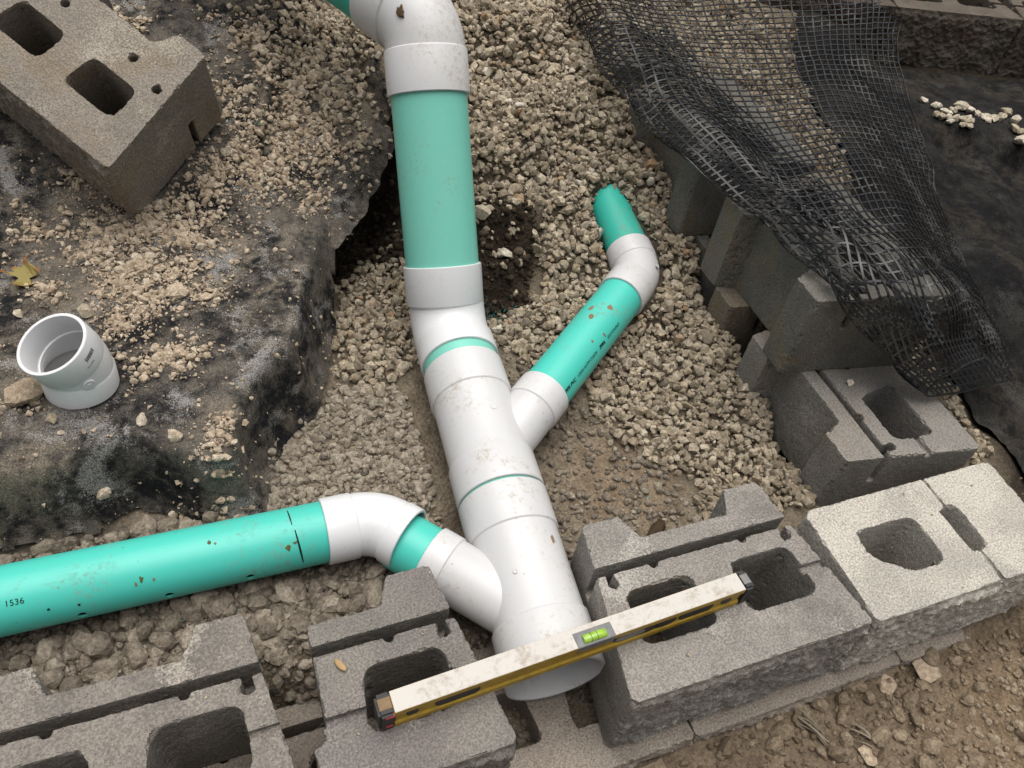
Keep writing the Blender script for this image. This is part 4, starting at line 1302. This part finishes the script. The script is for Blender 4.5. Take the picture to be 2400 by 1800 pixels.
rng = np.random.default_rng(37)
n = 420
X = rng.uniform(-1.12, .66, n); Y = rng.uniform(.005, .295, n)
L_ = ((np.abs(X + .921) < .17) | (np.abs(X + .53) < .1) | (np.abs(X) < .17) | ((X > .25) & (Y < .21))) & (rng.random(n) < np.where(X < -.7, 1, .45))
inner = np.zeros(n, bool)
for cx in (-.921, -.629, 0.0):
    for sgn in (1, -1):
        if cx == -.629 and sgn < 0: continue
        inner |= (np.abs(X - cx - sgn * .097) < .078) & (np.abs(Y - .121) < .054)
inner |= (X > .29) & (X < .44) & (Y > .05) & (Y < .17); inner |= (X > .48) & (X < .54) & (Y > .05) & (Y < .17); inner |= (np.abs(Y - .212) < .014) & (X < .23)
inner |= (Y > .24) & (np.abs(X + .921) < .11); inner |= (Y > .24) & (np.abs(X) < .11); inner |= (Y > .24) & (X > -.8) & (X < -.53)
k = L_ & ~inner; X, Y = X[k], Y[k]; S = .0011 + .0032 * rng.random(len(X)) ** 3
bc_ = scatter('block_crumbs', np.stack([X, Y, S * .4], 1), S, TINY, M_CRUMB, np.clip(.5 + .25 * rng.normal(size=len(X)), 0, 1), 20)
tag(bc_, 'tiny crumbs of soil and concrete on the block tops', 'crumbs', None, 'stuff')

# drainage stones that rolled onto the fabric beside the rising pipe
rng = np.random.default_rng(35)
n = 700
X = np.concatenate([rng.normal(-.34, .07, n), rng.normal(-.45, .12, 260)]); Y = np.concatenate([rng.normal(1.66, .17, n), rng.normal(1.5, .16, 260)])
S = rng.uniform(.006, .0135, X.size); Zf = fz(X, Y); Zf = np.where(np.isnan(Zf), ground_z(X, Y), Zf)
pos = np.stack([X, Y, Zf + S * .4], 1); k = clear_of_pipes(pos, S * .6) & (Y > 1.22) & (X < -.15); pos, S = pos[k], S[k]
h_ = rng.normal(size=(46, 2)) * np.array([.05, .045]) + np.array([-.06, 1.075]); hs2 = rng.uniform(.005, .012, 46)
hp = np.stack([h_[:, 0], h_[:, 1], ground_z(h_[:, 0], h_[:, 1]) + hs2 * .5], 1); k = clear_of_pipes(hp, hs2); pos = np.concatenate([pos, hp[k]]); S = np.concatenate([S, hs2[k]])
rol = scatter('loose_gravel', pos, S, HULLS, M_GRAVEL, np.clip(RNG.beta(2, 2, len(pos)), 0, .9), 17)
tag(rol, 'scattered gravel on the fabric and bank beside the rising pipe', 'gravel', None, 'stuff')

# green saw shavings
rng = np.random.default_rng(36)
sh = [(-.17, .965, .045, 160), (-.10, .94, .04, 90), (-.565, 1.405, .02, 50), (-.64, 1.50, .03, 30), (-.62, 1.44, .02, 30), (-.77, 1.69, .02, 16), (-.78, .36, .03, 26), (-.66, .40, .03, 14), (-.5, .62, .06, 14), (-.56, 1.32, .04, 14), (.05, .45, .05, 6)]
X = np.concatenate([rng.normal(a, r, n) for a, b, r, n in sh]); Y = np.concatenate([rng.normal(b, r * .7, n) for a, b, r, n in sh])
Zf = fz(X, Y); Zg = ground_z(X, Y); Zf = np.where(np.isnan(Zf), Zg + .012, np.maximum(Zf, Zg))
pos = np.stack([X, Y, Zf + .004], 1)
SL = [(V * np.array((1.6, .35, .12)), T) for V, T in TINY]
shav = scatter('pipe_shavings', pos, rng.uniform(.0012, .0032, len(pos)), SL, M_SHAVING, np.zeros(len(pos)), 18)
tag(shav, 'tiny green plastic saw shavings scattered on soil and fabric', 'shavings', None, 'stuff')

# single stones one can point at
def stone(x, y, z, s, seed, label, mat=M_PALESTONE, tone=.5, group=None, flat=1.0, name='stone', lump=False, rz=None):
    V, T = (LUMPS[seed % 12] if lump else hull_proto(seed + 300, 22, (1, .8, .6)))
    me = mesh_tris(name, V * s * np.array((1, 1, flat)), T)
    float_attr(me, 'tone', np.full(len(V), tone))
    o = link(name, me, mat); o.location = (x, y, z)
    o.rotation_euler = (random.uniform(-.2, .2), random.uniform(-.2, .2), random.uniform(0, 6) if rz is None else rz)
    return tag(o, label, 'stone' if name == 'stone' else 'soil clod', group)
def fstone(x, y, s, seed, label, **k): return stone(x, y, fab_height(x, y) + s * .35, s, seed, label, **k)
fstone(-.939, .966, .020, 1, 'tan angular stone just behind the loose white elbow', mat=M_GRAVEL, tone=.5)
fstone(-.807, .638, .017, 2, 'rounded tan stone on the fabric near its front right corner', mat=M_CRUMB, tone=.7)
fstone(-.858, .694, .014, 3, 'pale stone on the fabric among crumbs in front of the elbow', mat=M_CRUMB, tone=1.0)
fstone(-.995, .719, .014, 4, 'tan stone on the fabric below the loose elbow', mat=M_GRAVEL, tone=.6)
fstone(-.942, .619, .017, 5, 'ochre stone at the front edge of the fabric', mat=M_CRUMB, tone=.8)
fstone(-.846, 1.101, .014, 6, 'whitish pebble on the fabric below the tilted block', tone=.6)
fstone(-1.052, .987, .012, 7, 'pale pink stone at the left edge behind the elbow', mat=M_PALESTONE, tone=.2)
fstone(-.775, .985, .021, 8, 'large flat tan clod in the middle of the fabric', mat=M_CRUMB, tone=.6, name='soil_clod', lump=True)
fstone(-1.035, .785, .030, 9, 'big crumbled clod leaning on the loose elbow', mat=M_CRUMB, tone=.3, name='soil_clod', lump=True)
fstone(-.632, 1.354, .014, 10, 'yellowish stone at the lower corner of the tilted block', mat=M_PALESTONE, tone=.1)
fstone(-.468, 1.42, .016, 12, 'ochre stone lying left of the rising pipe', mat=M_GRAVEL, tone=.8)
stone(-.052, 1.06, float(ground_z(np.array([-.052]), np.array([1.06]))[0]) + .012, .020, 13, 'white flat stone on the dark bank beside the rising pipe', tone=.9, flat=.8)
stone(-.10, 1.115, float(ground_z(np.array([-.10]), np.array([1.115]))[0]) + .02, .027, 14, 'large tan stone on the edge of the dark bank', mat=M_GRAVEL, tone=.75)
stone(-.16, .955, float(ground_z(np.array([-.16]), np.array([.955]))[0]) + .010, .013, 15, 'small tan stone beside the white pipe elbow', mat=M_GRAVEL, tone=.8)
stone(.517, .470, .006, .010, 16, 'small white stone on top of the block behind the corner', tone=.9)
stone(-.156, -.052, float(ground_z(np.array([-.156]), np.array([-.052]))[0]) + .014, .024, 17, 'brown stone at the foot of the base course', mat=M_FRONTCLOD, tone=.8)
for i, (x, y, s, lab) in enumerate(((.338, -.052, .026, 'flat pale stone leaning under the split face near the corner block'), (.425, -.055, .034, 'largest flat pale stone below the corner block'), (.216, -.15, .022, 'flat pale stone on the soil beside the straw'))):
    stone(x, y, float(ground_z(np.array([x]), np.array([y]))[0]) + .004, s, 40 + i, lab, mat=M_CRUMB, tone=.3, flat=.35)
LEDGE = [(1.421, 1.378, .011), (1.42, 1.325, .014), (1.405, 1.28, .012), (1.425, 1.276, .010), (1.445, 1.285, .010), (1.47, 1.29, .011), (1.488, 1.296, .016), (1.50, 1.272, .013), (1.52, 1.235, .011), (1.54, 1.24, .012), (1.555, 1.225, .013), (1.575, 1.225, .012), (1.60, 1.235, .011),
         (1.63, 1.25, .017), (1.615, 1.20, .015), (1.585, 1.165, .014), (1.60, 1.15, .012), (1.572, 1.12, .017), (1.385, 1.262, .012), (1.40, 1.25, .011), (1.395, 1.235, .010), (1.415, 1.24, .012), (1.43, 1.225, .012), (1.42, 1.21, .010), (1.445, 1.215, .011), (1.435, 1.20, .010), (1.455, 1.228, .010), (1.375, 1.275, .011), (1.51, 1.25, .010), (1.53, 1.22, .010)]
def frz(x, y): return float(np.median(FRV[np.argsort((FRV[:, 0] - x) ** 2 + (FRV[:, 1] - y) ** 2)[:6], 2]))
for i, (x, y, s) in enumerate(LEDGE):
    s *= 1.45
    stone(x, y, frz(x, y) + s * .5, s, 70 + i, 'pale crushed stone on the black fabric ledge below the far wall', tone=float(RNG.random()), group='pale stones on the fabric ledge')

# ------------------------------------------------------------------ geogrid
CT = np.array([
[(0.539,2.226,0.260),(0.359,2.200,0.270),(0.316,2.069,0.340),(0.404,1.958,0.400),(0.611,1.926,0.330),(0.958,2.005,0.310),(1.387,2.097,0.300),(1.954,2.173,0.240)],
[(0.453,1.680,0.220),(0.349,1.736,0.235),(0.332,1.690,0.290),(0.374,1.594,0.340),(0.567,1.641,0.280),(0.812,1.669,0.260),(1.117,1.674,0.260),(1.616,1.810,0.200)],
[(0.427,1.353,0.215),(0.325,1.412,0.220),(0.322,1.412,0.260),(0.386,1.390,0.300),(0.558,1.405,0.250),(0.732,1.382,0.240),(0.986,1.397,0.230),(1.371,1.496,0.160)],
[(0.434,1.112,0.212),(0.320,1.163,0.215),(0.321,1.159,0.250),(0.383,1.165,0.280),(0.539,1.145,0.240),(0.701,1.139,0.230),(0.898,1.150,0.220),(1.217,1.195,0.130)],
[(0.447,0.897,0.212),(0.359,0.977,0.214),(0.366,0.986,0.240),(0.420,0.981,0.270),(0.505,0.904,0.245),(0.637,0.906,0.240),(0.810,0.926,0.220),(1.079,0.958,0.120)],
[(0.463,0.766,0.213),(0.389,0.839,0.215),(0.401,0.840,0.240),(0.440,0.805,0.275),(0.466,0.715,0.250),(0.561,0.711,0.250),(0.735,0.735,0.220),(0.981,0.772,0.110)],
[(0.481,0.618,0.213),(0.402,0.659,0.216),(0.411,0.661,0.245),(0.454,0.635,0.290),(0.508,0.567,0.250),(0.567,0.556,0.260),(0.713,0.587,0.210),(0.913,0.605,0.100)],
[(0.557,0.502,0.150),(0.437,0.505,0.190),(0.432,0.499,0.230),(0.480,0.485,0.260),(0.577,0.459,0.220),(0.617,0.451,0.230),(0.743,0.493,0.180),(0.876,0.495,0.090)],
[(0.666,0.417,0.060),(0.572,0.427,0.080),(0.560,0.423,0.130),(0.590,0.412,0.170),(0.712,0.426,0.140),(0.736,0.423,0.150),(0.788,0.432,0.130),(0.858,0.441,0.080)],
[(0.700,0.371,0.020),(0.648,0.378,0.020),(0.633,0.379,0.070),(0.651,0.373,0.110),(0.757,0.393,0.100),(0.772,0.392,0.110),(0.805,0.401,0.100),(0.854,0.413,0.070)]])
CT[:, 0, 0] += .16; CT[:, 0, 2] += .012; CT[:, :, 2] += .004
def catmull(C, n):
    """resample control points along axis 0 at n even arc-length steps"""
    m = len(C); dense = []
    for i in range(m - 1):
        p0, p1, p2, p3 = C[max(i - 1, 0)], C[i], C[i + 1], C[min(i + 2, m - 1)]
        for t in np.linspace(0, 1, 24, endpoint=(i == m - 2)):
            dense.append(.5 * ((2 * p1) + (p2 - p0) * t + (2 * p0 - 5 * p1 + 4 * p2 - p3) * t * t + (3 * p1 - p0 - 3 * p2 + p3) * t ** 3))
    return np.array(dense)
rows = []
NU, NV, SUB = 48, 70, 4
Crow = np.array([catmull(r, 0) for r in CT])
def even(D, n):
    L = np.r_[0, np.cumsum(np.linalg.norm(np.diff(D, axis=0), axis=1))]
    t = np.linspace(0, L[-1], n)
    return np.stack([np.interp(t, L, D[:, k]) for k in range(3)], 1)
Crow = np.array([even(r, (NU - 1) * SUB + 1) for r in Crow])
dense = catmull(Crow, 0)
mid = dense[:, Crow.shape[1] // 2]
Lm = np.r_[0, np.cumsum(np.linalg.norm(np.diff(mid, axis=0), axis=1))]
tv = np.linspace(0, Lm[-1], (NV - 1) * SUB + 1)
S = np.empty((len(tv), Crow.shape[1], 3))
for j in range(Crow.shape[1]):
    for k in range(3): S[:, j, k] = np.interp(tv, Lm, dense[:, j, k])
FP = S.reshape(-1, 3)
S = S + np.stack([.006 * fbm(FP, 8, 2, 51), .006 * fbm(FP, 8, 2, 52), .010 * fbm(FP, 7, 3, 53)], 1).reshape(S.shape)
NRM = np.cross(np.gradient(S, axis=1), np.gradient(S, axis=0)); NRM /= np.linalg.norm(NRM, axis=2, keepdims=True) + 1e-9
gV, gF = [], []
def ribbon(P, N, w, th):
    T = np.gradient(P, axis=0); T /= np.linalg.norm(T, axis=1)[:, None] + 1e-9
    B = np.cross(T, N); B /= np.linalg.norm(B, axis=1)[:, None] + 1e-9
    b = sum(len(q) for q in gV)
    gV.append(np.stack([P + B * w + N * th, P - B * w + N * th, P - B * w - N * th, P + B * w - N * th], 1).reshape(-1, 3))
    n = len(P); i = np.arange(n - 1) * 4 + b
    for k in range(4):
        gF.append(np.stack([i + k, i + (k + 1) % 4, i + 4 + (k + 1) % 4, i + 4 + k], 1))
rg = np.random.default_rng(8)
for j in range(0, S.shape[1], SUB):
    a = 0; e = S.shape[0] - int(rg.integers(0, 4))
    ribbon(S[a:e, j], NRM[a:e, j], .0021, .0011)
for i in range(0, S.shape[0], SUB):
    a = int(rg.integers(0, 3)); e = S.shape[1] - int(rg.integers(0, 4))
    ribbon(S[i, a:e] + NRM[i, a:e] * .0006, NRM[i, a:e], .0021, .0011)
gme_ = mesh_tris('geogrid', np.concatenate(gV), np.concatenate(gF), False)
gg = link('geogrid', gme_, M_GRID)
tag(gg, 'black plastic geogrid mesh draped and folded over the right wall', 'geogrid')

# ------------------------------------------------------------------ leaf, chip, straw, bark
def oak_leaf():
    half = [(0, -.030), (.003, -.018), (.006, -.010), (.020, -.014), (.026, -.020), (.028, -.012), (.020, -.004), (.010, .000), (.011, .006), (.022, .016), (.030, .027), (.022, .028), (.010, .020), (.006, .018), (.006, .026), (.003, .034), (0, .036)]
    pts = half + [(-x * .92, y * 1.03) for x, y in half[::-1][1:-1]]
    bm = bmesh.new()
    vs = [bm.verts.new((x, y, 0)) for x, y in pts]
    bm.faces.new(vs)
    bmesh.ops.triangulate(bm, faces=bm.faces[:])
    bmesh.ops.subdivide_edges(bm, edges=bm.edges[:], cuts=1)
    for v in bm.verts: v.co.z = 4.5 * v.co.x ** 2 * 2 + .003 * math.sin(v.co.y * 90) + .006 * (abs(v.co.x) > .02)
    ext = bmesh.ops.solidify(bm, geom=bm.faces[:], thickness=.0006)
    me = bpy.data.meshes.new('oak_leaf'); bm.to_mesh(me); bm.free()
    return me
lf = link('oak_leaf', oak_leaf(), M_LEAF)
lf.location = (-1.045, 1.085, fab_height(-1.045, 1.085) + .005); lf.rotation_euler = (.05, -.08, .55)
tag(lf, 'yellow-green lobed oak leaf on the dusty fabric at the left edge', 'leaf')

V, T = lump_proto(5, 3, .12)
ch = link('seed_husk', mesh_tris('seed_husk', V * np.array((.0115, .0052, .0042)), T, True), M_CHIP)
ch.location = (-.620, .180, .0045); ch.rotation_euler = (0, 0, math.radians(118))
tag(ch, 'tan oval seed husk on the cut block', 'seed')

def straw_bundle(loc, n, seed, spread, ln, label, ang):
    r = np.random.default_rng(seed); parts = []
    for i in range(n):
        a = ang + r.normal() * spread; l = ln * (.5 + .6 * r.random())
        p = np.array([r.normal() * .006, r.normal() * .012, .004 + .008 * r.random()])
        d = np.array([math.cos(a), math.sin(a), r.normal() * .15])
        k = np.linspace(-.5, .5, 6); cur = r.normal() * .15
        C = np.array([p + d * l * t + np.array([-d[1], d[0], 0]) * cur * l * t * t + np.array([0, 0, .006 * math.cos(t * 3)]) for t in k])
        wv = .0011 + .0014 * r.random(); V, F = [], []
        for c in C:
            for q in range(4):
                b = math.pi / 2 * q; V.append(c + wv * (math.cos(b) * np.array([-d[1], d[0], 0]) + math.sin(b) * np.array([0, 0, .5])))
        for s in range(5):
            for q in range(4): F.append((s * 4 + q, s * 4 + (q + 1) % 4, s * 4 + 4 + (q + 1) % 4, s * 4 + 4 + q))
        parts.append((V, F))
    V, F = merge(parts)
    o = link('straw_wisp', mesh_pd('straw_wisp', V, F, True), M_STRAW); o.location = loc
    return tag(o, label, 'straw')
def gz1(x, y): return float(ground_z(np.array([x]), np.array([y]))[0])
straw_bundle((.150, -.075, gz1(.15, -.075) + .002), 6, 1, .16, .07, 'frayed wisp of dry straw lying on the soil in front of the wall', math.radians(-60))
straw_bundle((.228, -.105, gz1(.228, -.105) + .002), 4, 2, .2, .045, 'small dry straw wisp right of the larger one', math.radians(-55))
V, T = lump_proto(7, 3, .5)
bk = link('bark_piece', mesh_tris('bark_piece', V * np.array((.045, .014, .012)), T), M_BARK)
bk.location = (.02, .33, gz1(.02, .33) + .012); bk.rotation_euler = (0, 0, math.radians(35))
tag(bk, 'dark rotten bark piece behind the two-core block', 'bark')
